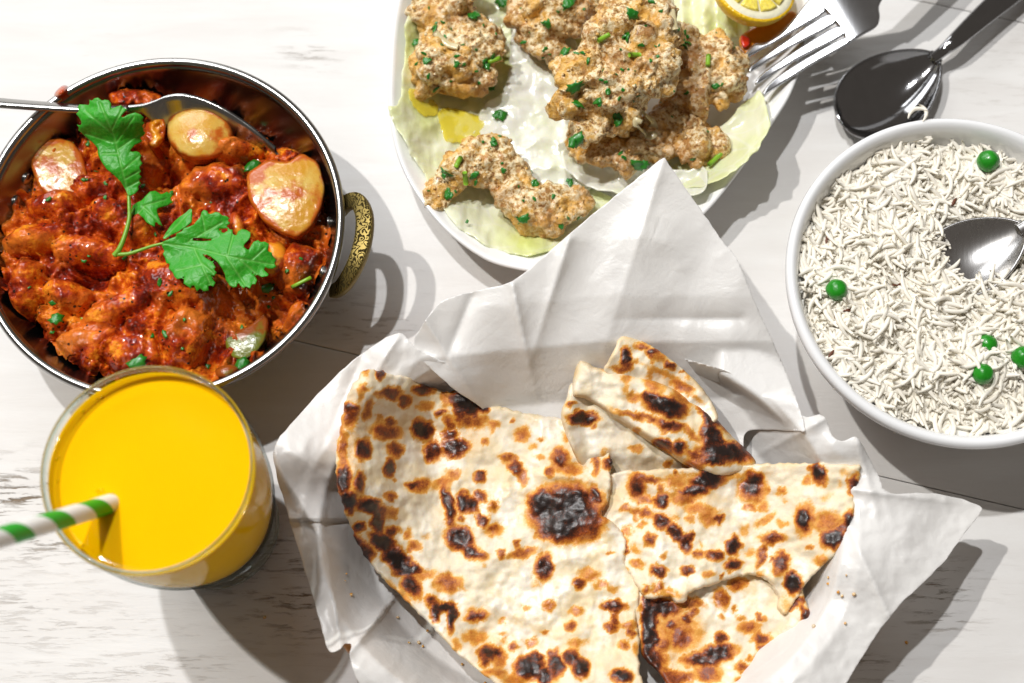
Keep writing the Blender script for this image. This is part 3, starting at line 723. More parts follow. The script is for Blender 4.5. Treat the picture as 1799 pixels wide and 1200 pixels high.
def curry_bits():
    parts = []
    k = 0
    while k < 60:
        px, py = random.uniform(10, 575), random.uniform(170, 670)
        h = float(cz(px, py)); q = P(px, py, h)
        if math.hypot(q[0] - bx, q[1] - by) > inner_r(h) * .93: continue
        parts.append(flake(q + np.array([0, 0, .0004]), (random.uniform(-.4, .4), random.uniform(-.4, .4), 1), random.uniform(.0006, .0015), k, random.uniform(1, 1.8), random.uniform(0, 6))); k += 1
    V, F = merge(parts); o = mk('herb_flecks', V, F, M_herb); tag(o, 'tiny dark green herb flecks scattered over the red curry', 'herb flecks', kind='stuff')
curry_bits()
for i, (px, py, s, lab) in enumerate(((442, 292, .0032, 'dark green leaf scrap beside the large onion petal in the curry'), (470, 505, .0026, 'dark green leaf scrap below the right coriander leaf'),
                                     (98, 560, .0026, 'dark green leaf scrap in the lower left of the curry'), (240, 637, .0034, 'dark green leaf scrap right above the glass rim'), (425, 640, .0030, 'dark green leaf scrap at the bottom bowl wall beside the pepper'))):
    h = float(cz(px, py)) + .0012
    V, F = flake(P(px, py, h), (.1, .1, 1), s, 40 + i, 1.3, .5); tag(mk('coriander_scrap', V, F, M_herb), lab, 'herb', 'coriander scraps in the curry')
for i, (px, py, a, L, lab) in enumerate(((147, 563, -1.05, .007, 'short pale green stem bit in the lower left of the curry'), (530, 497, .5, .009, 'long pale green stem bit near the right wall of the curry'))):
    h = float(cz(px, py)) + .0008
    V, F = stick(P(px, py, h), (0, 0, 1), L, .0009, a); tag(mk('stem_bit', V, F, M_stembit), lab, 'herb stem')

# spoon in the curry (edge on)
def build_curry_spoon():
    e = thing('serving_spoon', 'steel serving spoon dipped in the curry, handle pointing left', 'spoon', P(300, 185, .03))
    pts = [(-140, 166, .056), (-60, 174, .054), (0, 181, .0525), (80, 187, .0505), (160, 192, .0495), (225, 191, .0480)]
    path = catmull(np.array([P(*p) for p in pts]), 8, closed=False)
    V, F = sweep(path, np.linspace(.0045, .0026, len(path)), np.linspace(.0016, .0013, len(path)), 16, power=3, up=(0.1, .75, .8))
    mk('handle', V, F, M_steel, e)
    rim_ = catmull(np.array([(222, 190, .0482), (250, 187, .0475), (272, 180, .047), (292, 172, .0465), (320, 169, .046), (355, 177, .0455), (390, 193, .045), (425, 215, .043), (455, 238, .041), (482, 262, .038)], float), 6, closed=False)
    W = np.array([P(*p) for p in rim_]); m = len(W); t = np.linspace(0, 1, m)
    dep = .014 * np.sin(np.clip(t * 1.25 - .12, 0, 1) * np.pi) ** .6 + .0035
    rows = []
    for s in np.linspace(0, 1, 10):
        off = np.stack([.30 * dep * s ** 2 * np.ones(m), -(.55 * dep) * np.sin(s * 1.5), -dep * s * .95], 1)
        rows.append(W + off)
    A = np.array(rows); th = np.array([.0006, .0011, .0003])
    B = A + th
    loop = np.concatenate([A, B[::-1]])     # closed profile down one side and up the other
    V, F = loop.reshape(-1, 3), [gridfaces(20, m, cu=True)]
    mk('spoon_bowl', V, F, M_steel, e)
build_curry_spoon()

# ------------------------------------------------------------------ glass of mango drink
HG = .120
gx, gy, gr = circle_fit([(70, 830), (262, 645), (448, 790), (430, 900), (262, 1011), (120, 955), (110, 720), (390, 690)], HG)
def build_glass():
    e = thing('drinking_glass', 'clear round drinking glass filled with yellow drink', 'glass', (gx, gy, 0))
    ro = [(0.0005, .0012), (.0225, .0012), (.0250, .0006), (.0262, .0012), (.0270, .004), (.0266, .010), (.0262, .016), (.0275, .026), (.0305, .040), (.0335, .056), (.0355, .072), (.0366, .088), (.0368, .100), (gr / .985 * .985, .1195)]
    so = catmull(np.array(ro), 5, closed=False)
    th = .0013
    ri = [(gr - .0009, .1200), (gr - .0013, .1190), (.0368 - th, .100), (.0366 - th, .088), (.0355 - th, .072), (.0335 - th, .056), (.0305 - th, .040), (.0275 - th, .032), (.022, .0300), (.012, .0292), (.0005, .029)]
    si = catmull(np.array(ri), 5, closed=False)
    prof = np.vstack([so, [[gr - .0003, .1202], [gr - .0008, .1204]], si]); prof[:, 0] = np.maximum(prof[:, 0], .0004)
    V, F = lathe(gx, gy, [p for p in prof if p[1] > .0290], 128); mk('glass_wall', V, F, M_glass, e)
    V, F = lathe(gx, gy, [p for p in so if p[1] <= .0288] + [(.0260, .0291), (.020, .0285), (.00001, .0280)], 128); mk('glass_base', V, F, M_foot, e)
    t_ = np.linspace(0, 2 * np.pi, 13); V, F = lathe(gx, gy, [(gr - .0008 + .00085 * math.cos(a), .1200 + .0009 * math.sin(a)) for a in t_], 128); mk('rim', V, F, M_rimglass, e)
    # drink
    lv = .1135
    pr = [(r + .0004, z) for r, z in si[::-1] if z < lv] ; pr[0] = (.00001, .02915)
    rl = np.interp(lv, [p[1] for p in pr], [p[0] for p in pr]) ; rl = pr[-1][0] + (lv - pr[-1][1]) * .02
    pr = [(r, z + .0001) for r, z in pr]
    pr += [(rl, lv + .0010), (rl - .0006, lv + .0004), (rl - .0015, lv + .0001), (rl - .003, lv), (rl * .6, lv), (rl * .3, lv), (.00001, lv)]
    V, F = lathe(gx, gy, pr, 128); o = mk('mango_drink', V, F, M_drink); tag(o, 'opaque bright yellow mango drink inside the glass', 'drink')
    # added glossy beads in place of glints by the straw and along the edge
    bl = []
    rb = np.random.RandomState(5)
    for i in range(26):
        if i < 9: c = P(185 + rb.uniform(-22, 14), 868 + rb.uniform(-8, 6), lv)
        else:
            a = rb.uniform(2.2, 4.4); q = rl - rb.uniform(.0012, .0030); c = np.array([gx + q * math.cos(a), gy + q * math.sin(a), lv])
        R_ = rb.uniform(.0003, .0008); Vb, Fb = lathe(c[0], c[1], [(R_ * math.cos(t) + 1e-6, lv + R_ * .7 * math.sin(t)) for t in np.linspace(-.5, math.pi / 2, 6)], 10); bl.append((Vb, Fb))
    V, F = merge(bl); o = mk('glint_beads', V, F, M_drink); tag(o, 'tiny added glint beads on the yellow drink beside the straw and rim', 'glint beads', kind='stuff')
    # straw
    a = P(190, 886, lv); bq = P(-75, 968, .178); d = (bq - a); d /= np.linalg.norm(d)
    s0 = a - d * .030; L = np.linalg.norm(bq - s0); n = 60; m = 24; r = .0034
    up = np.array([0, 0, 1.]); s_ = np.cross(d, up); s_ /= np.linalg.norm(s_); n_ = np.cross(s_, d)
    t = np.linspace(0, L, n); thn = np.linspace(0, 2 * np.pi, m + 1)
    def cyl(rr): return (s0 + np.outer(t, d))[:, None] + rr * (np.cos(thn)[None, :, None] * s_ + np.sin(thn)[None, :, None] * n_)
    A = cyl(r).reshape(-1, 3); B = cyl(r - .0004).reshape(-1, 3); F = gridfaces(n, m + 1); k = len(A)
    end = np.array([[(n - 1) * (m + 1) + j, (n - 1) * (m + 1) + j + 1, (n - 1) * (m + 1) + j + 1 + k, (n - 1) * (m + 1) + j + k] for j in range(m)])
    o = mk('drinking_straw', np.vstack([A, B]), [F, F[:, ::-1] + k, end], M_straw); tag(o, 'green and white striped paper straw standing in the yellow drink', 'straw')
    me = o.data; uvl = me.uv_layers.new(name='UVMap')
    U = np.tile(thn / (2 * np.pi), n); Vc = np.repeat(t / .0205, m + 1); UV = np.c_[np.r_[U, U], np.r_[Vc, Vc]].astype(np.float32)
    li = np.zeros(len(me.loops), np.int32); me.loops.foreach_get('vertex_index', li)
    uvl.data.foreach_set('uv', UV[li].ravel())
build_glass()

# ------------------------------------------------------------------ plate, lettuce, chicken
PL = [(683, 150), (688, 230), (706, 295), (740, 355), (790, 412), (850, 455), (900, 472), (950, 478), (1030, 470), (1120, 440), (1190, 408), (1240, 374), (1300, 300), (1350, 228), (1392, 160), (1415, 80), (1425, -20), (1400, -130), (1310, -240), (1160, -300), (990, -305), (840, -240), (740, -120), (695, 10)]
PH = .024
pc = P(1045, 85, 0)
prim = catmull(np.array([P(x, y, PH)[:2] for x, y in PL]), 8)
def build_plate():
    e = thing('serving_plate', 'large white porcelain plate under the lettuce and chicken', 'plate', (pc[0], pc[1], 0))
    def ring(k, z, inset=0):
        d = prim - pc[:2]; L = np.linalg.norm(d, axis=1)[:, None]
        q = pc[:2] + d / L * (L * k - inset); return np.c_[q, np.full(len(q), z)]
    rings = [ring(.001, .0055), ring(.3, .0055), ring(.62, .0058), ring(.72, .0065), ring(.80, .0095), ring(.88, .0150), ring(.94, .0205), ring(1, .0236, .003), ring(1, .0246, .0018), ring(1, .0247, .0008), ring(1, .0240, 0), ring(1, .0225, .0006),
             ring(.965, .0185), ring(.92, .0135), ring(.84, .0070), ring(.74, .0030), ring(.70, .0008), ring(.68, .0004), ring(.66, .0012), ring(.64, .0026), ring(.3, .0026), ring(.001, .0026)]
    V, F = loft(rings); F[0] = F[0][:, ::-1]; mk('plate_body', V, F, M_plate, e)
build_plate()
def dist_plate(x, y):  # 0 centre .. 1 rim
    d = np.stack([x - pc[0], y - pc[1]], -1); a = np.arctan2(d[..., 1], d[..., 0]); ra = np.arctan2(prim[:, 1] - pc[1], prim[:, 0] - pc[0]); rl = np.linalg.norm(prim - pc[:2], axis=1)
    o = np.argsort(ra); return np.hypot(d[..., 0], d[..., 1]) / np.interp(a, ra[o], rl[o], period=2 * np.pi)
def plate_z(x, y): return np.interp(dist_plate(x, y), [0, .62, .72, .80, .88, .94, 1, 1.1], [.0056, .0059, .0066, .0096, .0151, .0206, .0246, .0255])
def lettuce(name, outline, label, mat, lift, amp, seed, green=None, pitch=3.5, extra=None, cat='lettuce'):
    def zf(X, Y, sd):
        q = P(X, Y, .012); z = plate_z(q[:, 0], q[:, 1]) + lift + amp * (.6 + fbm(X * .012 + seed, Y * .012, seed, 3)) + .0012 * ridged(X * .02, Y * .02 + seed, seed, 2)
        if extra: z = z + extra(X, Y, sd)
        return np.maximum(z, plate_z(q[:, 0], q[:, 1]) + .0012)
    V, F, X, Y, sd = sheet(outline, zf, .0008, pitch, 2.5, torn=4, tornf=.05)
    g = green(X, Y, sd) if green else np.zeros(len(X))
    o = mk(name, V, F, mat, None, {'green': two(np.clip(g + .25 * fbm(X * .03, Y * .03, 3, 3), 0, 1))}); return tag(o, label, cat, 'lettuce and cabbage leaves on the plate')
lettuce('lettuce_leaf', [(718, 20), (711, 100), (702, 178), (684, 188), (694, 218), (718, 262), (748, 315), (772, 360), (808, 400), (858, 432), (915, 449), (985, 438), (1080, 420), (1120, 380), (1040, 330), (960, 300), (930, 180), (900, 60), (880, -40), (780, -60)],
        'pale yellow green lettuce leaf lining the left half of the plate', M_lettuce, .0018, .0018, 1.3,
        green=lambda X, Y, sd: .55 * np.exp(-((X - 760) ** 2 + (Y - 190) ** 2) / 2 / 45 ** 2) + .8 * np.exp(-((X - 925) ** 2 + (Y - 418) ** 2) / 2 / 26 ** 2) + .6 * np.exp(-((X - 885) ** 2 + (Y - 110) ** 2) / 2 / 28 ** 2) + .5 * np.exp(-((X - 725) ** 2 + (Y - 75) ** 2) / 2 / 22 ** 2))
lettuce('cabbage_leaf', [(900, 60), (935, 30), (1000, 60), (1050, 150), (1060, 250), (1040, 330), (1000, 345), (950, 330), (905, 270), (850, 245), (845, 190), (890, 150)],
        'glossy white cabbage leaf in the middle of the plate between the chicken', M_cabbage, .0045, .0020, 4.1, cat='cabbage')
lettuce('cabbage_leaf', [(985, 268), (1010, 262), (1100, 290), (1200, 300), (1235, 290), (1240, 330), (1195, 345), (1160, 330), (1110, 345), (1040, 330), (1000, 305)],
        'cupped white cabbage leaf edge under the lowest stacked chicken', M_cabbage, .0075, .0012, 6.1, extra=lambda X, Y, sd: .004 * np.exp(-(sd / 12) ** 2), cat='cabbage')
lettuce('lettuce_leaf', [(1150, 200), (1220, 235), (1270, 220), (1310, 180), (1335, 160), (1352, 205), (1350, 232), (1325, 270), (1285, 305), (1240, 325), (1190, 330), (1165, 310), (1120, 260)],
        'crisp pale lettuce leaf at the lower right edge of the plate', M_lettuce, .0055, .0022, 8.7, green=lambda X, Y, sd: .25 * np.exp(-(sd / 8) ** 2) - .1, extra=lambda X, Y, sd: .003 * np.exp(-(sd / 15) ** 2))
lettuce('lettuce_leaf', [(1150, -40), (1175, 20), (1180, 70), (1230, 75), (1290, 66), (1330, 80), (1300, 10), (1270, -40), (1210, -80)],
        'pale lettuce leaf under the lemon wedge at the top edge', M_lettuce, .005, .003, 10.3, extra=lambda X, Y, sd: .004 * np.sin(X * .08) ** 2)
lettuce('lettuce_leaf', [(860, -60), (905, 0), (900, 50), (880, 90), (940, 120), (1000, 120), (1060, 60), (1080, -40), (980, -90)],
        'pale lettuce leaf beneath the chicken at the top of the frame', M_lettuce, .003, .002, 13.3)
def oil(outline, label):
    def zf(X, Y, sd): q = P(X, Y, .012); return plate_z(q[:, 0], q[:, 1]) + .0048 + .0002 * np.sqrt(np.clip(sd, 0, 20) / 20)
    V, F, X, Y, sd = sheet(outline, zf, .0008, 3, 5, torn=3)
    tag(mk('oil_pool', V, F, M_oil), label, 'oil', 'pools of lemon oil on the lettuce')
oil([(770, 195), (800, 190), (850, 208), (885, 222), (870, 240), (830, 248), (790, 250), (775, 225)], 'larger yellow oil pool on the lettuce below the left chicken piece')
oil([(718, 158), (740, 160), (765, 180), (770, 200), (745, 203), (725, 185)], 'small yellow oil pool left below the round chicken piece')

def blob_piece(name, blobs, label, seed, amp=1.0, roast=None, voxel=.00085):
    bm = bmesh.new()
    for (px, py, z, r) in blobs:
        R = r / 4250. * 1.10; c = P(px, py, z)
        bmesh.ops.create_icosphere(bm, subdivisions=3, radius=R, matrix=Matrix.Translation(Vector(c)) @ Matrix.Diagonal((1, 1, .78, 1)))
    me = bpy.data.meshes.new('tmp'); bm.to_mesh(me); bm.free(); o = bpy.data.objects.new('tmp', me); col.objects.link(o)
    rm = o.modifiers.new('r', 'REMESH'); rm.mode = 'VOXEL'; rm.voxel_size = voxel
    dg = bpy.context.evaluated_depsgraph_get(); ev = o.evaluated_get(dg); m2 = bpy.data.meshes.new_from_object(ev)
    n = len(m2.vertices); V = np.zeros(n * 3); m2.vertices.foreach_get('co', V); V = V.reshape(-1, 3)
    E = np.zeros(len(m2.edges) * 2, int); m2.edges.foreach_get('vertices', E); E = E.reshape(-1, 2)
    deg = np.bincount(E.ravel(), minlength=n)[:, None]
    for _ in range(9):
        S = np.zeros_like(V)
        for k in range(3):
            S[:, k] = np.bincount(E[:, 0], V[E[:, 1], k], n) + np.bincount(E[:, 1], V[E[:, 0], k], n)
        V = .4 * V + .6 * S / np.maximum(deg, 1)
    m2.vertices.foreach_set('co', V.ravel()); m2.update()
    N = np.zeros(n * 3); m2.vertices.foreach_get('normal', N); N = N.reshape(-1, 3)
    x, y, z = (V * 100).T
    d = .0040 * fbm(x * .55 + seed, y * .55, z * .55, 2) + 0.0020 - 0.0029 * ridged(x * .9, y * .9 + seed, z * .9, 2)
    d = d + .0008 * fbm(x * 2.0, y * 2.0 + seed, z * 2.0, 3) + .0004 * (np.abs(noise(x * 6, y * 6, z * 6 + seed)) * 2 - .4) + .00045 * noise(x * 13, y * 13, z * 13)
    V2 = V + N * (d * amp)[:, None]
    V2[:, 2] = np.maximum(V2[:, 2], .0085)
    polys = np.array([list(p.vertices) for p in m2.polygons if len(p.vertices) == 4])
    tris = np.array([list(p.vertices) for p in m2.polygons if len(p.vertices) == 3])
    bpy.data.objects.remove(o); bpy.data.meshes.remove(me)
    ra = np.clip(fbm(x * .35 + seed * 3, y * .35, z * .35, 2) * 1.0 - .06, 0, 1)
    if roast is not None:
        for (px, py, h, rr, s) in roast:
            c = P(px, py, h); ra = np.maximum(ra, s * np.exp(-((V2 - c) ** 2).sum(1) / 2 / (rr / 4250) ** 2))
    ob = mk(name, V2, [f for f in (polys, tris) if len(f)], M_chicken, None, {'roast': ra}); bpy.data.meshes.remove(m2)
    tag(ob, label, 'chicken', 'grilled chicken pieces on the plate'); return ob, V2, polys
chick = []
chick.append(blob_piece('chicken_piece', [(785, 30, .026, 52), (755, 5, .026, 40), (790, 105, .024, 66), (830, 85, .024, 52), (765, 120, .022, 50), (828, 128, .021, 44), (850, 60, .021, 38), (795, -30, .026, 50)],
      'rounded grilled chicken piece alone at the left of the plate', 2.1, roast=[(812, 25, .03, 18, .8), (760, 20, .035, 20, .4)]))
chick.append(blob_piece('chicken_piece', [(945, 10, .024, 55), (985, 20, .024, 55), (950, 65, .022, 40), (975, 90, .020, 30), (1010, -10, .024, 50)],
      'soft pale chicken piece behind the big one at the top edge', 5.2))
chick.append(blob_piece('chicken_piece', [(1262, 115, .026, 46), (1225, 145, .025, 50), (1270, 150, .025, 42), (1205, 95, .026, 42), (1250, 90, .026, 30), (1295, 105, .024, 22), (1210, 180, .024, 36)],
      'darker grilled chicken piece right of the stack beside the fork', 7.7, roast=[(1215, 90, .035, 22, 1.0), (1180, 110, .03, 30, 1.0), (1290, 85, .03, 14, .6), (1215, 160, .03, 25, .7)]))
chick.append(blob_piece('chicken_piece', [(1055, 255, .022, 46), (1105, 262, .022, 44), (1160, 250, .022, 42), (1215, 258, .021, 36), (1245, 255, .020, 26), (1020, 240, .020, 26), (1190, 225, .022, 38), (1175, 205, .020, 40), (1215, 215, .020, 30)],
      'browned chicken piece lowest in the stack by the paper corner', 9.4, roast=[(1090, 285, .03, 30, .7), (1130, 240, .03, 30, .6), (1050, 270, .03, 20, .5)]))
chick.append(blob_piece('chicken_piece', [(1125, 20, .052, 58), (1085, 0, .050, 52), (1150, 60, .052, 46), (1065, 70, .052, 48), (1125, 115, .052, 60), (1040, 130, .048, 50), (1000, 115, .046, 28), (1080, 160, .047, 56), (1145, 145, .046, 38), (1012, 190, .043, 36), (1060, 205, .041, 42), (1110, 190, .044, 34), (1020, 225, .039, 22), (1115, 90, .036, 60), (1070, 190, .032, 50)],
      'biggest chicken piece piled on top in the middle of the plate', 11.8, amp=1.15, roast=[(1085, 80, .062, 18, .35), (1150, 95, .055, 16, .6)]))
chick.append(blob_piece('chicken_piece', [(770, 352, .022, 24), (778, 338, .022, 28), (865, 282, .023, 40), (920, 350, .021, 42), (955, 372, .021, 40), (785, 325, .021, 32), (805, 295, .022, 36), (848, 285, .023, 42), (885, 300, .022, 38), (905, 335, .021, 40), (935, 365, .021, 42), (975, 360, .021, 42), (1010, 352, .020, 32), (965, 395, .019, 24), (1035, 352, .019, 16)],
      'curved s-shaped chicken strip at the lower left of the plate', 14.9, amp=.8, roast=[(960, 385, .025, 14, .8), (960, 350, .03, 14, .5), (765, 360, .02, 10, .9), (820, 320, .03, 16, .4)]))
bvhs = [BVHTree.FromPolygons([tuple(v) for v in V], [tuple(p) for p in pl]) for _, V, pl in chick]
def on_chicken(px, py):
    """first surface met from above along the sight line; returns point, normal"""
    d = P(px, py, 0) - CAM; d /= np.linalg.norm(d); best = None
    for b_ in bvhs:
        h = b_.ray_cast(Vector(CAM), Vector(d))
        if h[0] is not None and (best is None or h[3] < best[2]): best = (np.array(h[0]), np.array(h[1]), h[3])
    if best is None:
        q = P(px, py, .013); z = float(plate_z(q[0], q[1])) + .0065; return P(px, py, z), np.array([0, 0, 1.])
    n = best[1]; n = n if n[2] > 0 else -n
    return best[0], n
# larger coriander flakes, one object each, grouped by what they lie on
bits = [(992, 96, 15, 1.3, 'coriander leaf bit on the left shoulder of the big chicken piece'), (1103, 68, 13, 1.2, 'coriander leaf bit in the centre of the big chicken piece'), (1110, 25, 13, 1.5, 'coriander leaf bit near the top of the big chicken piece'),
  (1014, 245, 17, 1.3, 'curly coriander tuft at the lower left end of the big chicken'), (1085, 205, 16, 1.6, 'long dark coriander bit under the lower edge of the big chicken'), (1010, 152, 14, 1.6, 'dark wet coriander bit on the left flank of the big chicken'),
  (1068, 160, 8, 1, 'small square coriander bit low on the big chicken piece'), (1050, 180, 10, 1.8, 'narrow coriander bit below the square one on the big chicken'), (1015, 185, 11, 1.6, 'dark coriander strip at the lower left of the big chicken'), (1186, 48, 11, 1.1, 'coriander bit at the right edge of the big chicken, against the lettuce'),
  (832, 30, 15, 1.5, 'biggest coriander bit in the dark fold of the left chicken piece'), (750, 108, 10, 1.4, 'star shaped coriander bit on the pale side of the left chicken'), (803, 112, 9, 1.2, 'small coriander bit in the middle of the left chicken piece'), (850, 110, 12, 1.2, 'coriander bit by the right edge of the left chicken piece'), (732, 75, 9, 1.6, 'coriander bit at the left edge of the left chicken piece'), (765, 55, 9, 2.2, 'thin coriander sliver across the neck of the left chicken piece'),
  (785, 302, 12, 1.6, 'coriander bit on the upper bend of the curved chicken strip'), (788, 340, 11, 1.5, 'dark coriander bit near the left end of the curved chicken strip'), (868, 252, 10, 1.2, 'pale green coriander bit on top of the curved chicken strip'), (832, 308, 9, 1.3, 'coriander bit beside the stem slivers on the curved chicken strip'), (938, 322, 11, 1.2, 'coriander bit at the upper middle edge of the curved chicken strip'),
  (1002, 322, 8, 1.6, 'coriander bit at the upper right edge of the curved chicken strip'), (985, 396, 8, 1.4, 'coriander bit at the lower right of the curved strip by the paper'), (920, 385, 12, 1.4, 'dark coriander bit under the middle of the curved chicken strip'), (885, 300, 7, 1.2, 'tiny coriander bit in the middle of the curved chicken strip'),
  (1120, 287, 17, 1.6, 'coriander bit on the lowest chicken just above the paper corner'), (1205, 290, 15, 1.4, 'dark coriander bit at the bottom of the lower right chicken'), (1200, 82, 13, 1.3, 'shaded coriander bit between the big and the right chicken'), (1258, 150, 9, 1.6, 'coriander sliver on the lower part of the right chicken piece'),
  (878, 203, 15, 1.4, 'lone curly coriander bit on the bare lettuce in the plate centre'), (1000, 5, 17, 1.4, 'coriander leaf at the top edge between two chicken pieces'), (960, 42, 12, 1.4, 'coriander bit on the pale chicken behind the big one'), (998, 268, 7, 1.4, 'small coriander bit on the cabbage below the big chicken'), (880, 5, 13, 1.6, 'coriander bit at the top edge right of the left chicken'),
  (821, 390, 4, 1.6, 'tiny coriander bit alone on the lettuce near the lower rim'), (862, 155, 11, 1.3, 'dark coriander bit in the oil right of the left chicken')]
sd_ = 100
for (px, py, s, el, lab) in bits:
    q, n_ = on_chicken(px, py); sd_ += 1
    V, F = merge([flake(q + n_ * .0006, n_ + np.array([.2, .1, .3]) * random.uniform(-1, 1), s / 4400 * .8, sd_, el, random.uniform(0, 6)),
                  flake(q + n_ * .0009 + np.array([random.uniform(-1, 1), random.uniform(-1, 1), 0]) * s / 4400 * .7, n_ + np.array([-.3, .3, .2]), s / 4400 * .55, sd_ + 500, 1.2, random.uniform(0, 6))])
    tag(mk('coriander_bit', V, F, M_herb), lab, 'herb', 'chopped coriander on the plate')
for (px, py, L, a, lab) in ((1058, 66, .0058, .55, 'bright green cut stem on top of the big chicken piece'), (1112, 95, .0055, -.2, 'dark green cut stem on the right side of the big chicken'), (1253, 277, .0085, .75, 'thick bright green stem piece at the lower right lettuce'), (820, 310, .0065, 1.2, 'green stem sliver on the curved chicken strip'),
                            (870, 103, .006, .6, 'yellow green stem at the right side of the left chicken'), (1248, 108, .0055, 1.5, 'short green stem on the right chicken near the fork'), (806, 285, .005, 1.1, 'small stem sliver at the top bend of the chicken strip')):
    q, n_ = on_chicken(px, py); V, F = stick(q + n_ * .0006, n_, L, .0011, a); tag(mk('stem_bit', V, F, M_stembit), lab, 'herb stem')
parts = []; k = 0
while k < 140:
    px, py = random.uniform(730, 1310), random.uniform(0, 400)
    d = P(px, py, 0) - CAM; d /= np.linalg.norm(d)
    if not any(b_.ray_cast(Vector(CAM), Vector(d))[0] is not None for b_ in bvhs): 
        k += 1; continue
    q, n_ = on_chicken(px, py); k += 1
    parts.append(flake(q + n_ * .0003, n_, random.uniform(.0004, .0010), 900 + k, random.uniform(1, 2.5), random.uniform(0, 6)))
V, F = merge(parts); tag(mk('herb_specks', V, F, M_herb), 'tiny dark herb specks peppering the grilled chicken', 'herb specks', kind='stuff')
# crumbly marinade grains on the chicken
parts = []; k = 0
while k < 260:
    px, py = random.uniform(715, 1320), random.uniform(0, 420); k += 1
    d = P(px, py, 0) - CAM; d /= np.linalg.norm(d)
    if not any(b_.ray_cast(Vector(CAM), Vector(d))[0] is not None for b_ in bvhs): continue
    q, n_ = on_chicken(px, py); s = random.uniform(.0004, .0011)
    bm = np.array([[0, 0, 1], [.9, 0, .2], [.3, .85, .25], [-.7, .5, .2], [-.7, -.5, .2], [.3, -.85, .25], [0, 0, -.6]]) * (1 + .3 * RNG.rand(7, 1)) * s
    parts.append((bm + q + n_ * s * .2, [np.array([[0, 1, 2], [0, 2, 3], [0, 3, 4], [0, 4, 5], [0, 5, 1], [6, 2, 1], [6, 3, 2], [6, 4, 3], [6, 5, 4], [6, 1, 5]])]))
V, F = merge(parts); tag(mk('marinade_crumbs', V, F, M_chicken, None, {'roast': np.zeros(len(V))}), 'crumbly beige marinade grains clinging to the grilled chicken', 'marinade', kind='stuff')
# onion strips, carrot
for pts, wd, lab in (([(1120, 205), (1118, 215), (1135, 232), (1148, 235), (1145, 215), (1128, 198)], .002, 'curled soft onion strip hanging under the big chicken piece'),
                     ([(762, 60), (785, 78), (808, 84)], .0016, 'flat onion sliver across the left chicken piece'), ([(1175, -10), (1180, 20), (1183, 50)], .0014, 'thin pale onion strand at the top edge by the big chicken')):
    P3 = []
    for (x, y) in pts:
        q, n_ = on_chicken(x, y); P3.append(q + n_ * .0012)
    path = catmull(np.array(P3), 6, closed=False); V, F = sweep(path, wd, .0006, 10); tag(mk('onion_strip', V, F, M_onionraw), lab, 'onion')
def slab(name, outline, z, thick, mat, label, cat, edge=4, tilt=(0, 0), pitch=2.5):
    c = np.mean(outline, 0)
    V, F, X, Y, sd = sheet(outline, lambda X, Y, sd: z + tilt[0] * (X - c[0]) + tilt[1] * (Y - c[1]), thick, pitch, edge)
    return tag(mk(name, V, F, mat), label, cat)
slab('carrot_slice', [(1300, 65), (1330, 45), (1385, 20), (1400, 30), (1380, 50), (1340, 85), (1318, 98), (1303, 85)], .022, .003, M_carrot, 'orange carrot slice under the lemon wedge and fork', 'carrot')
slab('chilli_piece', [(1303, 62), (1316, 66), (1317, 78), (1308, 84), (1302, 75)], .0245, .002, M_chilli, 'small red chilli piece beside the lemon wedge', 'chilli', edge=3, pitch=1.5)
# lemon wedge
def build_lemon():
    z = .036; c = P(1325, -25, z); R = .0195
    e = thing('lemon_wedge', 'cut lemon half with yellow rind at the top of the plate', 'lemon', c)
    n_ = Vector((.22, .10, 1)).normalized(); M = n_.to_track_quat('Z', 'Y').to_matrix().to_4x4(); M = np.array(Matrix.Translation(Vector(c)) @ M)
    def tr(V): return V @ M[:3, :3].T + M[:3, 3]
    t = np.linspace(0, np.pi / 2, 16)
    prof = [(R * math.cos(a), -.75 * R * math.sin(a)) for a in t[::-1]]
    prof += [(R * .985, .0006), (R * .93, .0007)]
    V, F = lathe(0, 0, prof, 72); V[:, :2] = V[:, :2]; mk('rind', tr(V), F, M_zest, e)
    V, F = lathe(0, 0, [(.0001, .0004), (R * .7, .0004), (R * .72, .0008), (R * .80, .0009), (R * .93, .0008), (R * .95, .0002)][::-1], 72); F = [f[:, ::-1] for f in F]; mk('pith', tr(V), F, M_pith, e)
    for k in range(9):
        a0, a1 = 2 * np.pi * (k + .06) / 9, 2 * np.pi * (k + .94) / 9; n = 9
        ring = [(R * .74 * math.cos(a), R * .74 * math.sin(a)) for a in np.linspace(a0, a1, n)]
        am = (a0 + a1) / 2; tip = (R * .07 * math.cos(am), R * .07 * math.sin(am)); poly = np.array([tip] + ring)
        cen = poly.mean(0); rows = []
        for s, zz in ((1, .0006), (1, .0012), (.93, .0018), (.7, .0020), (.35, .00195), (.02, .0020)): rows.append(np.c_[cen + (poly - cen) * s, np.full(len(poly), zz)])
        V, F = loft(rows); F[0] = F[0][:, ::-1]; mk('segment', tr(V), F, M_pulp, e)
build_lemon()

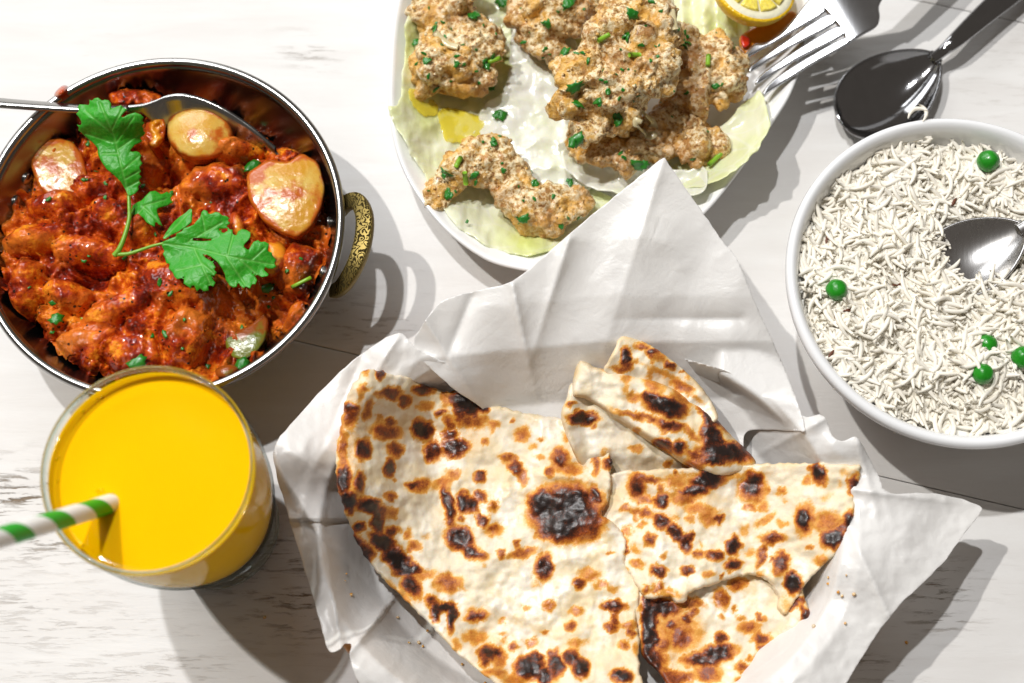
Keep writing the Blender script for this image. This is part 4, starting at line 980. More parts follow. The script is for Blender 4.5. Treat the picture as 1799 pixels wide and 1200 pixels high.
# ------------------------------------------------------------------ fork on the plate rim
def build_fork():
    e = thing('fork', 'steel fork resting on the right rim of the plate', 'fork', P(1500, 50, .03))
    def zf(X, Y, sd):
        s = ((X - 1330) * .862 - (Y - 140) * .507)     # px along the fork from the tips
        return .0255 + .006 * np.exp(-((s - 30) / 55.) ** 2) * 0 + .0135 * sstep(10, 230, s)  - .0045 * sstep(180, 330, s)
    th = .0016
    head = [(1440, 16), (1449, 18), (1464, 36), (1480, 56), (1489, 76), (1515, 62), (1540, 47), (1546, 30), (1545, 10), (1560, -10), (1600, -30), (1590, -52), (1540, -40), (1500, -38), (1450, -30), (1420, -5)]
    # neck, handle
    V, F, X, Y, sd = sheet(head, zf, th, 2.5, 3.5, csmooth=5); mk('fork_head', V, F, M_fork, e)
    tn = [[(1309, 96), (1313, 101), (1330, 92), (1400, 52), (1450, 21), (1440, 2), (1425, -4), (1395, 32), (1372, 58), (1345, 75), (1325, 77)],
          [(1316, 122), (1322, 125), (1380, 88), (1468, 41), (1456, 24), (1400, 58), (1328, 107)],
          [(1328, 142), (1334, 146), (1400, 105), (1484, 61), (1472, 45), (1405, 84), (1345, 124)],
          [(1341, 163), (1348, 164), (1420, 118), (1496, 74), (1487, 64), (1420, 100), (1358, 140)]]
    for t in tn:
        V, F, X, Y, sd = sheet(t, lambda X, Y, sd: zf(X, Y, sd) - .0001, th * .95, 2.0, 3.0, csmooth=3); mk('tine', V, F, M_fork, e)
    pts = [(1575, -30, .0335), (1620, -62, .031), (1700, -110, .022), (1800, -165, .012), (1900, -215, .004)]
    path = catmull(np.array([P(*p) for p in pts]), 6, closed=False); V, F = sweep(path, np.linspace(.0050, .0085, len(path)), .0013, 16, power=3); mk('handle', V, F, M_fork, e)
build_fork()

# ------------------------------------------------------------------ spoons
def spoon(tip, neck, end, halfw, depth, label, loc_h, tipz, neckz, endz, roll=0.0, hw=(.0026, .0075), th=.0011, mat=M_cutlery):
    A = P(tip[0], tip[1], tipz); B = P(neck[0], neck[1], neckz); C = P(end[0], end[1], endz)
    e = thing('spoon', label, 'spoon', (A[0], A[1], loc_h))
    ax = B - A; L = np.linalg.norm(ax); ax /= L; side = np.cross([0, 0, 1.], ax); side /= np.linalg.norm(side); up = np.cross(ax, side)
    side, up = side * math.cos(roll) + up * math.sin(roll), up * math.cos(roll) - side * math.sin(roll)
    nu, nv = 60, 41; u = (1 - np.cos(np.linspace(0, np.pi, nu))) / 2; v = np.linspace(-1, 1, nv)
    wd = halfw * np.clip(np.sin(np.pi * np.clip(u, 0, 1) ** .86), 0, 1) ** .56 * (1 - .18 * u) ; wd = np.maximum(wd, np.where(u > .5, .0030, 0.0))
    dp = depth * np.clip(np.sin(np.pi * u ** .95), 0, 1) ** .8
    U, Vv = np.meshgrid(u, v, indexing='ij')
    def surf(off):
        z = -dp[:, None] * (1 - np.abs(Vv) ** 2.2) + off
        return A + U[..., None] * L * ax + (wd[:, None] * Vv)[..., None] * side + z[..., None] * up
    T = surf(0); Bt = surf(-th); Bt = Bt
    V = np.vstack([T.reshape(-1, 3), Bt.reshape(-1, 3)]); F = gridfaces(nu, nv); n = nu * nv
    idx = np.arange(n).reshape(nu, nv); ring = np.r_[idx[:, 0], idx[-1, 1:], idx[-2::-1, -1], idx[0, -2:0:-1]]; r2 = np.roll(ring, -1)
    q = T[20, 20], T[21, 20], T[20, 21]; flip = np.cross(q[1] - q[0], q[2] - q[0]) @ up < 0
    Fs = [F if not flip else F[:, ::-1], (F[:, ::-1] if not flip else F) + n, np.stack([ring, ring + n, r2 + n, r2], 1)]
    mk('spoon_bowl', V, Fs, mat, e)
    # raised edge of the bowl
    pth = np.vstack([T[:, 0], T[::-1, -1]]) + up * (-th * .3)
    V, F = sweep(pth[1:-1], .0007, .0007, 8); mk('bowl_edge', V, F, mat, e)
    d2 = C - B; mid1 = B + ax * .012 + up * .0022; path = catmull(np.array([B - ax * .003 - up * .0004, B + ax * .004 + up * .0002, mid1, B + (C - B) * .35 + np.array([0, 0, .003]), B + (C - B) * .7 + np.array([0, 0, .002]), C]), 10, closed=False)
    k = np.linspace(0, 1, len(path)); V, F = sweep(path, hw[0] + (hw[1] - hw[0]) * sstep(.1, 1, k), .0013 + .0006 * (1 - k), 18, power=2.6); mk('handle', V, F, mat, e)
    return e
spoon((1484, 222), (1646, 98), (1905, -120), .0212, .0090, 'polished steel spoon lying face up on the table behind the rice bowl', 0, .0098, .0105, .004, mat=M_dark)

# ------------------------------------------------------------------ rice bowl
HR = .056
rx, ry, rr_ = circle_fit([(1388, 480), (1418, 335), (1500, 250), (1600, 212), (1680, 203), (1430, 625), (1530, 735), (1610, 775), (1700, 786), (1790, 770)], HR)
def rin(z): return (rr_ - .0045) * (.62 + .38 * np.clip((z - .004) / (HR - .004), 0, 1) ** .55)
def build_ricebowl():
    e = thing('rice_bowl', 'deep white ceramic bowl heaped with rice and peas', 'bowl', (rx, ry, 0))
    prof = [(.0004, .0055)] + [(rin(z), z) for z in np.linspace(.0056, HR - .003, 22)] + [(rr_ - .0042, HR - .0012), (rr_ - .0030, HR), (rr_ - .0014, HR + .0002), (rr_ - .0003, HR - .0010), (rr_, HR - .0030), (rr_ - .0004, HR - .0055), (rr_ - .0022, HR - .0072)]
    prof += [(rin(z) + .0035 - .0006, z) for z in np.linspace(HR - .010, .006, 20)] + [(rin(.006) * .9, .0030), (rin(.006) * .86, .0005), (rin(.006) * .82, .0004), (rin(.006) * .8, .0022), (.0004, .0024)]
    V, F = lathe(rx, ry, prof[::-1], 144); mk('bowl_body', V, F, M_bowl, e)
build_ricebowl()
SC = P(1712, 450, .045)
def rice_z(x, y):
    r = np.hypot(x - rx, y - ry) / rr_
    z = .0475 + .0065 * (1 - (r / .9) ** 2) + .0050 * fbm(x * 55, y * 55, 3.3, 2) + .0012 * fbm(x * 210, y * 210, 1.3, 2)
    z = z - .013 * np.exp(-(((x - SC[0] + .001) / .026) ** 2 + ((y - SC[1] - .003) / .019) ** 2))
    c = P(1700, 235, .05); z = z - .007 * np.exp(-(((x - c[0]) / .024) ** 2 + ((y - c[1]) / .009) ** 2))
    c = P(1740, 610, .05); z = z + .003 * np.exp(-(((x - c[0]) / .016) ** 2 + ((y - c[1]) / .012) ** 2))
    return z
def build_rice():
    e = thing('cooked_rice', 'fluffy white basmati rice filling the white bowl', 'rice', (rx, ry, .006))
    # grain meshes
    gm = []
    for k in range(14):
        L = random.uniform(.0100, .0175); cv = random.uniform(-.0034, .0034); n = 8; t = np.linspace(-1, 1, n)
        path = np.stack([t * L / 2, cv * (1 - t * t), 0.0003 * np.sin(t * 3)], 1)
        w_ = .00092 * np.clip(1 - np.abs(t) ** 4.5, .42, 1)
        V, F = sweep(path, w_ * random.uniform(1.0, 1.15), w_ * .9, 7); gm.append((V, F))
    shared = []
    for V, F in gm:
        me = mkmesh('rice_grain', V, F); me.materials.append(M_rice); shared.append(me)
    gr_ = []
    N = 4700
    for i in range(N):
        a = random.uniform(0, 2 * math.pi); r = math.sqrt(random.random()); 
        R_ = rr_ - .0055; x = rx + R_ * r * math.cos(a); y = ry + R_ * r * math.sin(a)
        if x > .245: continue
        layer = random.random()
        z = float(rice_z(x, y)) - .0018 * layer + .0006
        if math.hypot(x - rx, y - ry) > rin(z) - .0022: continue
        # keep the spoon bowl clear
        yaw = 4.5 * float(noise(x * 60, y * 60, 2.2)) + random.gauss(0, .85); pitch_ = random.gauss(0, .22); 
        gr_.append((x, y, z, yaw, pitch_, random.choice((0, math.pi)) + random.gauss(0, .45), random.randrange(14), layer))
    gr_ = [g for g in gr_ if not in_spoon(g)]
    # nearest, on top, in view
    order = sorted(range(len(gr_)), key=lambda i: gr_[i][7] + (0 if gr_[i][0] < P(1799, 600, .05)[0] else 10))
    top = set(order[:300]); rest = []
    for i, g in enumerate(gr_):
        M = Matrix.Translation((g[0], g[1], g[2])) @ Matrix.Rotation(g[3], 4, 'Z') @ Matrix.Rotation(g[4], 4, 'Y') @ Matrix.Rotation(g[5], 4, 'X')
        if i in top:
            o = bpy.data.objects.new('rice_grain', shared[g[6]]); col.objects.link(o); o.parent = e
            o.matrix_local = Matrix.Translation(-Vector(e.location)) @ M
        else:
            A = np.array(M); V, F = gm[g[6]]; rest.append((V @ A[:3, :3].T + A[:3, 3], F))
    V, F = merge(rest); o = mk('rice_grains', V, F, M_rice, e); o['kind'] = 'stuff'
    n = 90; g = np.linspace(-1, 1, n); A, B = np.meshgrid(g, g, indexing='ij'); R_ = rr_ - .0062
    X = A * np.sqrt(1 - B * B / 2) * R_ + rx; Y = B * np.sqrt(1 - A * A / 2) * R_ + ry; z = rice_z(X, Y) - .0003 - .004 * sstep(.84, 1.0, np.hypot(A * np.sqrt(1 - B * B / 2), B * np.sqrt(1 - A * A / 2)))
    mk('rice_core', np.stack([X, Y, z], -1).reshape(-1, 3), [gridfaces(n, n)], M_ricecore, e)
    # loose grains stuck on the bowl wall and rim
    for (px, py, h, lab) in ((1612, 201, HR + .001, ('upper', 'rice grain standing on the top rim of the white bowl')), (1622, 240, .050, ('lower', 'rice grain stuck inside the upper bowl wall'))):
        for k, dd in enumerate(((0, 0), (6, -3))):
            o = bpy.data.objects.new('loose_rice_grain', shared[(k * 3 + px) % 8]); col.objects.link(o); o.location = P(px + dd[0], py + dd[1], h); o.rotation_euler = (0, .2, k * 1.4 + px); o.scale = (.55, .9, .9)
            tag(o, ('left one of two: ' if k == 0 else 'right one of two: ') + lab[1], 'rice grain', 'loose rice grains on the bowl')
def in_spoon(g):
    a = P(1636, 492, .0445); b_ = P(1800, 398, .050); ax = (b_ - a)[:2]; L = np.linalg.norm(ax); ax /= L
    d = np.array([g[0], g[1]]) - a[:2]; u = d @ ax / L; v = abs(d[0] * -ax[1] + d[1] * ax[0])
    # grains lie over the tip side (left) of the bowl and outside it
    return .12 < u < 1.4 and v < (.0150 * math.sin(math.pi * min(max(u, .02), .98)) ** .5 if u < .93 else .004)
build_rice()
spoon((1632, 492), (1800, 398), (2050, 280), .0172, .0070, 'steel spoon half buried in the rice of the white bowl', .04, .0475, .0545, .075, roll=-.12, mat=M_ricespoon)
# a few grains resting in the spoon
gm = []
for (px, py, a, lab) in ((1665, 487, .3, 'rice grain above the lowest one inside the buried spoon'), (1685, 505, .2, 'lowest long rice grain lying inside the buried spoon'), (1672, 465, .6, 'uppermost rice grain lying inside the buried spoon'), (1648, 478, 1.9, 'rice grain nearest the tip inside the buried spoon')):
    n = 8; t = np.linspace(-1, 1, n); path = np.stack([t * .0045, -.0012 * (1 - t * t), 0 * t], 1); w_ = .00085 * np.clip(1 - np.abs(t) ** 3.2, .25, 1)
    c, s = math.cos(a), math.sin(a); path = path @ np.array([[c, s, 0], [-s, c, 0], [0, 0, 1]]) + P(px, py, .0462)
    V, F = sweep(path, w_, w_, 8); tag(mk('loose_rice_grain', V, F, M_rice), lab, 'rice grain', 'rice grains in the spoon')
bm = bmesh.new(); bmesh.ops.create_icosphere(bm, subdivisions=4, radius=.0046)
pv = np.array([v.co[:] for v in bm.verts]); pv2 = pv * (1 + .05 * noise(pv[:, 0] * 300, pv[:, 1] * 300, pv[:, 2] * 300)[:, None] + .012 * noise(pv[:, 0] * 1200, pv[:, 1] * 1200, pv[:, 2] * 1200)[:, None]); 
for v, c in zip(bm.verts, pv2): v.co = c
pea_me = bpy.data.meshes.new('pea'); bm.to_mesh(pea_me); bm.free(); pea_me.materials.append(M_pea)
for p in pea_me.polygons: p.use_smooth = True
for (px, py, dz, s, lab) in ((1736, 283, .0042, 1.0, 'topmost green pea near the upper rim of the rice bowl'), (1470, 509, .0022, .95, 'single green pea at the left side of the rice'), (1733, 606, -.0005, .95, 'green pea half hidden under rice, above another pea'),
                             (1726, 657, .0015, .92, 'lowest green pea in the rice bowl'), (1797, 628, .003, .98, 'green pea at the right picture edge in the rice'), (1652, 586, -.0022, .8, 'green pea almost buried in the middle of the rice')):
    h = .05
    for _ in range(4): q = P(px, py, h); h = float(rice_z(q[0], q[1])) + dz
    o = bpy.data.objects.new('pea', pea_me); col.objects.link(o); o.location = P(px, py, h); o.scale = (s, s, s); o.rotation_euler = (px, py, 1); tag(o, lab, 'pea', 'green peas in the rice')
for (px, py, a, lab) in ((1490, 545, .2, 'reddish cumin seed just below the left green pea'), (1468, 552, 1.4, 'second cumin seed left of the first below the pea'), (1676, 355, 1.0, 'reddish cumin seed above the spoon in the rice'), (1453, 420, 1.3, 'small cumin seed at the left edge of the rice'), (1576, 500, .1, 'dark cumin seed left of the spoon in the rice'), (1460, 622, .9, 'dark cumin seed at the lower left bowl wall')):
    h = .05
    for _ in range(4): q = P(px, py, h); h = float(rice_z(q[0], q[1])) + .0014
    q = P(px, py, h); t = np.linspace(-1, 1, 7); d = np.array([math.cos(a), math.sin(a), 0]); V, F = sweep(q + np.outer(t * .0022, d), .0007 * np.clip(1 - t ** 2, .1, 1) ** .6, .0006 * np.clip(1 - t ** 2, .1, 1) ** .6, 8)
    tag(mk('cumin_seed', V, F, M_cumin), lab, 'cumin seed', 'cumin seeds in the rice')

# ------------------------------------------------------------------ bread basket
BC = P(1016, 943, .02); BA, BB = .1065, .0825          # half axes at the rim
def build_basket():
    e = thing('bread_basket', 'oval tan woven basket under the white paper and flatbread', 'basket', (BC[0], BC[1], 0))
    ns = 46; n = 368; a = np.linspace(0, 2 * np.pi, n, endpoint=False); rows = 13
    def k_(z): return .80 + .20 * (z / .033) ** .8
    for i in range(rows):
        z = .003 + i * .0023; s = k_(z); w_ = .0011 * np.sin(a * ns / 2 + math.pi * (i % 2))
        path = np.stack([BC[0] + (BA * s + w_) * np.cos(a), BC[1] + (BB * s + w_) * np.sin(a), np.full(n, z)], 1)
        T = np.roll(path, -1, 0) - np.roll(path, 1, 0); T /= np.linalg.norm(T, axis=1)[:, None]; S = np.cross(T, [0, 0, 1.]); th = np.linspace(0, 2 * np.pi, 7, endpoint=False)
        V = path[:, None] + S[:, None] * (.0011 * np.cos(th))[None, :, None] + np.array([0, 0, 1.]) * (.00135 * np.sin(th))[None, :, None]
        mk('weave_strand', V.reshape(-1, 3), [gridfaces(n, 7, cu=True, cv=True)[:, ::-1]], M_basket, e)
    for j in range(ns):
        aa = 2 * np.pi * j / ns; zz = np.linspace(.001, .0335, 6); path = np.stack([BC[0] + BA * k_(zz) * math.cos(aa), BC[1] + BB * k_(zz) * math.sin(aa), zz], 1)
        V, F = sweep(path, .0011, .0009, 6, up=(math.cos(aa), math.sin(aa), 0)); mk('stake', V, F, M_basket, e)
    th = np.linspace(0, 2 * np.pi, 9, endpoint=False)
    path = np.stack([BC[0] + BA * 1.005 * np.cos(a), BC[1] + BB * 1.005 * np.sin(a), np.full(n, .0338) + .0003 * np.sin(a * 90)], 1)
    T = np.roll(path, -1, 0) - np.roll(path, 1, 0); T /= np.linalg.norm(T, axis=1)[:, None]; S = np.cross(T, [0, 0, 1.])
    V = path[:, None] + S[:, None] * (.0027 * np.cos(th))[None, :, None] + np.array([0, 0, 1.]) * (.0022 * np.sin(th))[None, :, None]
    mk('basket_rim', V.reshape(-1, 3), [gridfaces(n, 9, cu=True, cv=True)[:, ::-1]], M_basket, e)
    ring = lambda s, z: np.stack([BC[0] + BA * s * np.cos(a), BC[1] + BB * s * np.sin(a), np.full(n, z)], 1)
    V, F = loft([ring(.001, .0025), ring(.4, .0025), ring(.8, .003), ring(.8, .001), ring(.001, .0008)]); F[0] = F[0][:, ::-1]; mk('basket_base', V, F, M_basket, e)
build_basket()

# paper liners
def ell(X, Y, h=.03):
    q = P(X, Y, h); return np.hypot((q[..., 0] - BC[0]) / BA, (q[..., 1] - BC[1]) / BB)
def gz(X, Y, x, y, r): return np.exp(-((X - x) ** 2 + (Y - y) ** 2) / 2 / r ** 2)
def crease(X, Y, a, b_, w_):
    ex, ey = b_[0] - a[0], b_[1] - a[1]; L = math.hypot(ex, ey); t = np.clip(((X - a[0]) * ex + (Y - a[1]) * ey) / L ** 2, 0, 1)
    d = np.hypot(X - a[0] - t * ex, Y - a[1] - t * ey); return np.exp(-np.abs(d) / w_) * np.clip(1.2 - t, 0, 1)
def wall_profile(r):  # liner height by basket radius
    return np.interp(r, [0, .72, .80, .97, 1.04, 1.12, 1.5], [.0052, .0056, .0085, .0450, .0480, .0470, .040])
def liner_z(X, Y, sd):
    r = ell(X, Y, .02 + .02 * sstep(.7, 1, ell(X, Y, .02)))
    z = wall_profile(r)
    a = np.arctan2(Y - 915, X - 1015)
    wave = .0030 * np.sin(a * 13 + 3 * noise(a * 2, r * 2, 1)) * sstep(.62, .95, r) * (1 - .4 * sstep(1.1, 1.3, r))
    z = z + wave + .0009 * ridged(X * .011, Y * .011, 6.6, 3) * sstep(.6, 1, r)
    z = z - .0025 * gz(X, Y, 710, 690, 50) + .006 * gz(X, Y, 670, 1085, 22) + .007 * gz(X, Y, 500, 790, 40) + .005 * gz(X, Y, 1500, 775, 30) - .006 * gz(X, Y, 1690, 900, 60) - .004 * gz(X, Y, 600, 1120, 30)
    for c in (((1500, 860), (1700, 885), 9, .0035), ((1505, 768), (1540, 900), 10, .003), ((1450, 735), (1330, 800), 8, .003), ((480, 790), (560, 1000), 12, .003), ((520, 900), (680, 1060), 9, -.003), ((690, 1050), (600, 1165), 9, .009), ((600, 1140), (560, 900), 10, .004), ((640, 620), (560, 800), 14, -.0025), ((1560, 1080), (1480, 900), 12, .003), ((700, 590), (620, 720), 10, .003)):
        z = z + c[3] * crease(X, Y, c[0], c[1], c[2])
    return np.maximum(z, .0050)
A1 = [(700, 585), (640, 618), (585, 665), (520, 735), (482, 785), (485, 830), (505, 900), (530, 985), (555, 1065), (572, 1130), (583, 1146), (598, 1140), (610, 1128), (617, 1134), (615, 1160), (640, 1215), (700, 1290), (850, 1340), (1050, 1350), (1250, 1330), (1400, 1280),
      (1475, 1215), (1530, 1130), (1570, 1075), (1620, 1025), (1660, 985), (1700, 930), (1725, 897), (1710, 884), (1660, 870), (1610, 866), (1562, 866), (1545, 840), (1525, 800), (1505, 768), (1480, 775), (1462, 765), (1452, 740), (1440, 728), (1415, 732), (1360, 700), (1270, 650), (1150, 620), (1000, 610), (870, 615), (800, 640), (730, 610)]
e = thing('basket_liner_paper', 'crumpled white greaseproof paper lining the basket under the flatbread', 'paper', (BC[0], BC[1], .004))
V, F, X, Y, sd = sheet(A1, liner_z, .00012, 4.0, 2.0, torn=1.5, tornf=.06, csmooth=5)
mk('paper_sheet', V, F, M_paper, e)
def flap_z(X, Y, sd):
    z = np.interp(Y + .10 * (X - 1050) * (X < 1050) , [250, 300, 420, 520, 600, 640, 700, 760, 860], [.072, .070, .063, .055, .0460, .0360, .021, .0150, .0120])
    z = z + .006 * sstep(1250, 1420, X) * sstep(560, 700, Y) + .006 * sstep(1180, 1400, X) * sstep(620, 740, Y) + .010 * sstep(880, 740, X) * sstep(600, 700, Y)
    z = z + .0012 * np.sin(X * .030 + Y * .012) * sstep(280, 420, Y) + .0006 * ridged(X * .007, Y * .007, 2.2, 2)
    for c in (((1000, 420), (930, 640), 16, .004), ((900, 500), (940, 690), 10, .004), ((745, 560), (850, 720), 14, .004), ((830, 520), (780, 640), 12, -.004), ((1300, 560), (1080, 560), 16, -.003), ((1165, 285), (1060, 620), 22, .0025)):
        z = z + c[3] * crease(X, Y, c[0], c[1], c[2])
    lo = liner_z(X, Y, sd) + .0015
    r = ell(X, Y, .036); z = np.maximum(z, .0440 * sstep(.84, .97, r) * sstep(1200, 1270, X) * sstep(1.35, 1.12, r))
    return np.maximum(z, lo - .05 * sstep(700, 630, Y))
A2 = [(725, 612), (742, 572), (770, 535), (800, 520), (850, 508), (900, 494), (950, 455), (1010, 402), (1080, 345), (1130, 305), (1163, 279), (1172, 284), (1200, 325), (1238, 378), (1270, 425), (1295, 455), (1330, 540), (1365, 615), (1395, 690), (1414, 752), (1400, 757), (1350, 755), (1310, 760), (1300, 800), (1240, 830), (1120, 850), (980, 830), (900, 790), (855, 725), (800, 685), (760, 650)]
V, F, X, Y, sd = sheet(A2, flap_z, .00012, 4.0, 2.0, torn=1.0, tornf=.08, csmooth=5)
e = thing('paper_flap', 'smooth white greaseproof paper corner folded up over the plate edge', 'paper', P(1050, 800, .01))
mk('paper_sheet', V, F, M_paper2, e)

# ------------------------------------------------------------------ naan
def charfield(X, Y, spots, seed=0.0):
    wx = X + 6.5 * fbm(X * .05 + seed, Y * .05, 1.5, 3) + 2.0 * noise(X * .35, Y * .35, 2 + seed); wy = Y + 5.5 * fbm(X * .06, Y * .06 + seed, 7.5, 3) + 2.0 * noise(X * .35, Y * .35, 8 + seed)
    f = np.zeros_like(X)
    for s in spots:
        x, y, rx_, ry_, I = s[:5]; an = rad(s[5]) if len(s) > 5 else 0
        m = (np.abs(X - x) < (max(rx_, ry_) * 2 + 14)) & (np.abs(Y - y) < (max(rx_, ry_) * 2 + 14))
        dx, dy = wx[m] - x, wy[m] - y; a = (dx * math.cos(an) + dy * math.sin(an)) / rx_; b_ = (-dx * math.sin(an) + dy * math.cos(an)) / ry_
        r = np.sqrt(a * a + b_ * b_) / 1.15; rm = min(rx_, ry_); soft = 4.0 / rm
        v = I * (1 - sstep(.30, 1.20 + soft * 1.3, r)); f[m] = np.maximum(f[m], v)
    return f
def freckles(n, x0, x1, y0, y1, seed):
    r = np.random.RandomState(seed); out = []
    for _ in range(n):
        a = 2 + 4.5 * r.rand() ** 2; out.append((r.uniform(x0, x1), r.uniform(y0, y1), a, a * r.uniform(.6, 1.3), r.uniform(.18, .55)))
    return out
S_EXTRA = {9.1: freckles(50, 595, 1120, 660, 1200, 1), 11.1: freckles(30, 1080, 1510, 815, 1070, 2), 3.1: freckles(18, 1130, 1420, 1040, 1200, 3), 7.1: freckles(16, 1000, 1320, 640, 820, 4), 5.1: freckles(7, 1070, 1250, 600, 720, 5)}
def naan(label, layers, spots, seed, group='pieces of charred flatbread in the basket', loc=None):
    parts = []; chs = []; eds = []; spots = spots + S_EXTRA.get(seed, [])
    for (outline, zf, thick, torn, opts) in layers:
        def zz(X, Y, sd, zf=zf, torn=torn):
            return zf(X, Y, sd) + .0021 * fbm(X * .018 + seed, Y * .018, seed, 3) + .00022 * fbm(X * .09, Y * .09, seed, 3) + .0012 * np.exp(-(sd / 18) ** 2) * (torn < 1)
        V, F, X, Y, sd = sheet(outline, zz, thick, 2.6, opts.get('edge', 7), torn=torn, tornf=.10, csmooth=12)
        c = charfield(X, Y, spots, seed)
        # blisters rise where the dough has charred
        V[:len(X), 2] += .0009 * sstep(.3, .9, c)
        ed = np.exp(-(sd / 9.0) ** 2) * (0.9 if torn < 1 else .35) * (.6 + .8 * noise(X * .03, Y * .03, seed + 4))
        parts.append((V, F)); chs.append(two(c)); eds.append(np.clip(two(ed), 0, 1))
    V, F = merge(parts)
    o = mk('flatbread', V, F, M_naan, None, {'char': np.concatenate(chs), 'edge': np.concatenate(eds)})
    return tag(o, label, 'flatbread', group)
S1 = [(800,775,70,38,.13),(620,800,22,120,.16),(870,1140,50,40,.12),(1085,1090,35,50,.10),(600,960,60,60,.16),(668,657,6,8,.75),(643,655,3,6,.4),(685,692,18,9,.7),(713,705,9,9,.7),(743,685,12,7,.8),(617,730,12,20,.6),(615,717,12,8,.75),(647,720,7,14,.5,20),(632,692,5,12,.3),(677,758,26,13,.66,10),(685,740,8,6,.6),(743,755,17,17,.95),
 (758,793,15,17,.78),(798,788,22,16,.85),(792,763,11,9,.75),(637,787,12,16,.85),(695,790,13,10,.65),(685,820,7,13,.85),(817,710,26,15,1,35),(806,722,10,20,.75),(850,718,8,5,.9),(830,740,26,12,.5),(812,728,12,10,.7),(775,725,7,5,.6),(788,743,6,8,.55),(782,697,6,14,.4),(748,713,12,8,.35),
 (600,800,8,60,.42),(602,845,12,22,.95),(613,882,12,16,1),(632,847,8,16,.8),(650,890,22,12,1,20),(663,913,7,20,.9),(632,925,10,7,.9),(622,960,14,22,.9),(640,975,18,16,.9,40),(672,952,20,13,1,30),(697,982,24,18,1,45),(715,1000,18,9,.95),(687,933,12,8,.7),  # dark lower left edge spots: char with shadow painted in
 (717,938,6,8,.42),(728,960,9,8,.45),(747,942,6,5,.2),(687,900,10,9,.42),(737,852,20,12,.52),(725,850,8,6,.78),(685,872,8,5,.55),(787,890,9,30,.88,-14),(808,945,24,18,.92,20),(830,970,20,11,.8,30),(813,882,8,14,.9),(828,887,11,11,.9),(843,872,9,9,.65),(843,838,9,9,.75),
 (798,835,10,8,.42),(777,848,16,6,.4,-30),(812,910,5,5,.5),(847,915,10,9,.7),(837,907,5,5,.6),(865,890,8,11,.5),(865,930,8,7,.5),(787,1025,22,17,.50),(742,1010,16,6,.4),(723,1030,15,20,.8,-30),(757,1057,11,9,.66),(763,1072,7,14,.92),(778,1067,16,7,1),(793,1083,6,18,.97),
 (835,1080,20,11,.5),(835,1082,12,5,.78),(837,1120,20,12,.35),(862,1147,17,11,.85),(850,1158,8,10,.7),(932,1130,8,6,.42),(886,1127,4,3,.25),(878,1160,10,14,.45),(870,1182,18,8,.4),(930,1173,24,20,.97),(943,1155,8,8,.75),(957,1188,13,12,.9),(963,1065,8,8,.42),(802,1133,8,10,.3),(700,1050,30,10,.35,50),(740,1100,20,6,.3,50),
 (920,762,13,11,.45),(937,785,5,5,.25),(983,807,16,19,.58),(983,812,8,9,.75),(1000,823,24,11,.42),(965,827,8,9,.55),(905,820,14,8,.72,30),(893,803,12,6,.5),(917,838,6,14,.45),(1000,750,5,6,.25),(995,768,4,6,.3),(1075,813,12,10,.88),(1045,815,6,15,.5),(1055,770,10,5,.25),(867,748,10,10,.38),(855,775,5,6,.45),
 (995,900,62,52,.92),(958,888,28,30,1),(1010,884,32,28,1),(985,925,40,28,.98,5),(1040,920,20,28,.68),(1045,868,8,14,.8),(955,995,13,20,.82),(917,972,20,8,.5,-15),(880,972,7,7,.5),(867,930,18,12,.35),(1018,1027,10,8,.72),(1035,1010,18,12,.36,20),(1078,1035,9,7,.3),(1058,1028,10,4,.4),(942,1027,7,5,.22),
 (1080,1065,16,8,.78),(1080,1087,6,10,.6),(1075,1100,8,8,.6),(1103,1098,12,5,.45),(1107,1112,6,6,.55),(1097,1133,7,7,.48),(1013,1073,10,5,.42),(1005,1098,9,8,.52),(1012,1130,13,7,.35),(1005,1155,12,14,.82,30),(1022,1173,16,16,.92),(975,1167,12,20,.82),(1093,1188,16,12,.97),(1118,1140,5,8,.35),(905,1195,20,12,.4),(1140,1060,10,10,.3),(1060,900,8,30,.4)]
N1 = [(641, 650), (665, 651), (690, 658), (720, 662), (745, 676), (775, 686), (800, 690), (822, 690), (838, 712), (852, 716), (880, 714), (915, 724), (960, 730), (1000, 738), (1040, 742), (1064, 752), (1070, 785), (1074, 808), (1074, 828), (1074, 852), (1066, 885), (1058, 902), (1085, 925), (1100, 950), (1098, 990), (1122, 1010), (1124, 1050), (1118, 1095), (1125, 1130), (1122, 1165), (1130, 1215), (1120, 1270), (1000, 1290), (920, 1245), (862, 1196), (800, 1145), (750, 1092), (710, 1052), (672, 1015), (640, 975), (612, 915), (595, 860), (590, 800), (598, 750), (605, 712), (618, 680)]
def z1(X, Y, sd):
    z = .0235 + .0 * X
    z = z + .030 * sstep(775, 605, X) * sstep(1010, 860, Y) + .004 * sstep(760, 680, Y) * sstep(900, 780, X)
    z = z + .011 * gz(X, Y, 685, 668, 50) - .0045 * gz(X, Y, 700, 770, 60) + .0022 * gz(X, Y, 640, 680, 25)
    z = z + .0020 * np.exp(-((Y - 835 - .05 * (X - 960)) / 8) ** 2) * sstep(900, 960, X) * sstep(1065, 1010, X)
    z = z + .010 * sstep(1100, 1260, Y) + .008 * sstep(60, 0, sd) * sstep(900, 1050, Y) * sstep(950, 850, X) + .002 * np.sin(X * .013) * np.sin(Y * .017)
    return z + .0035 * sstep(900, 1000, X)
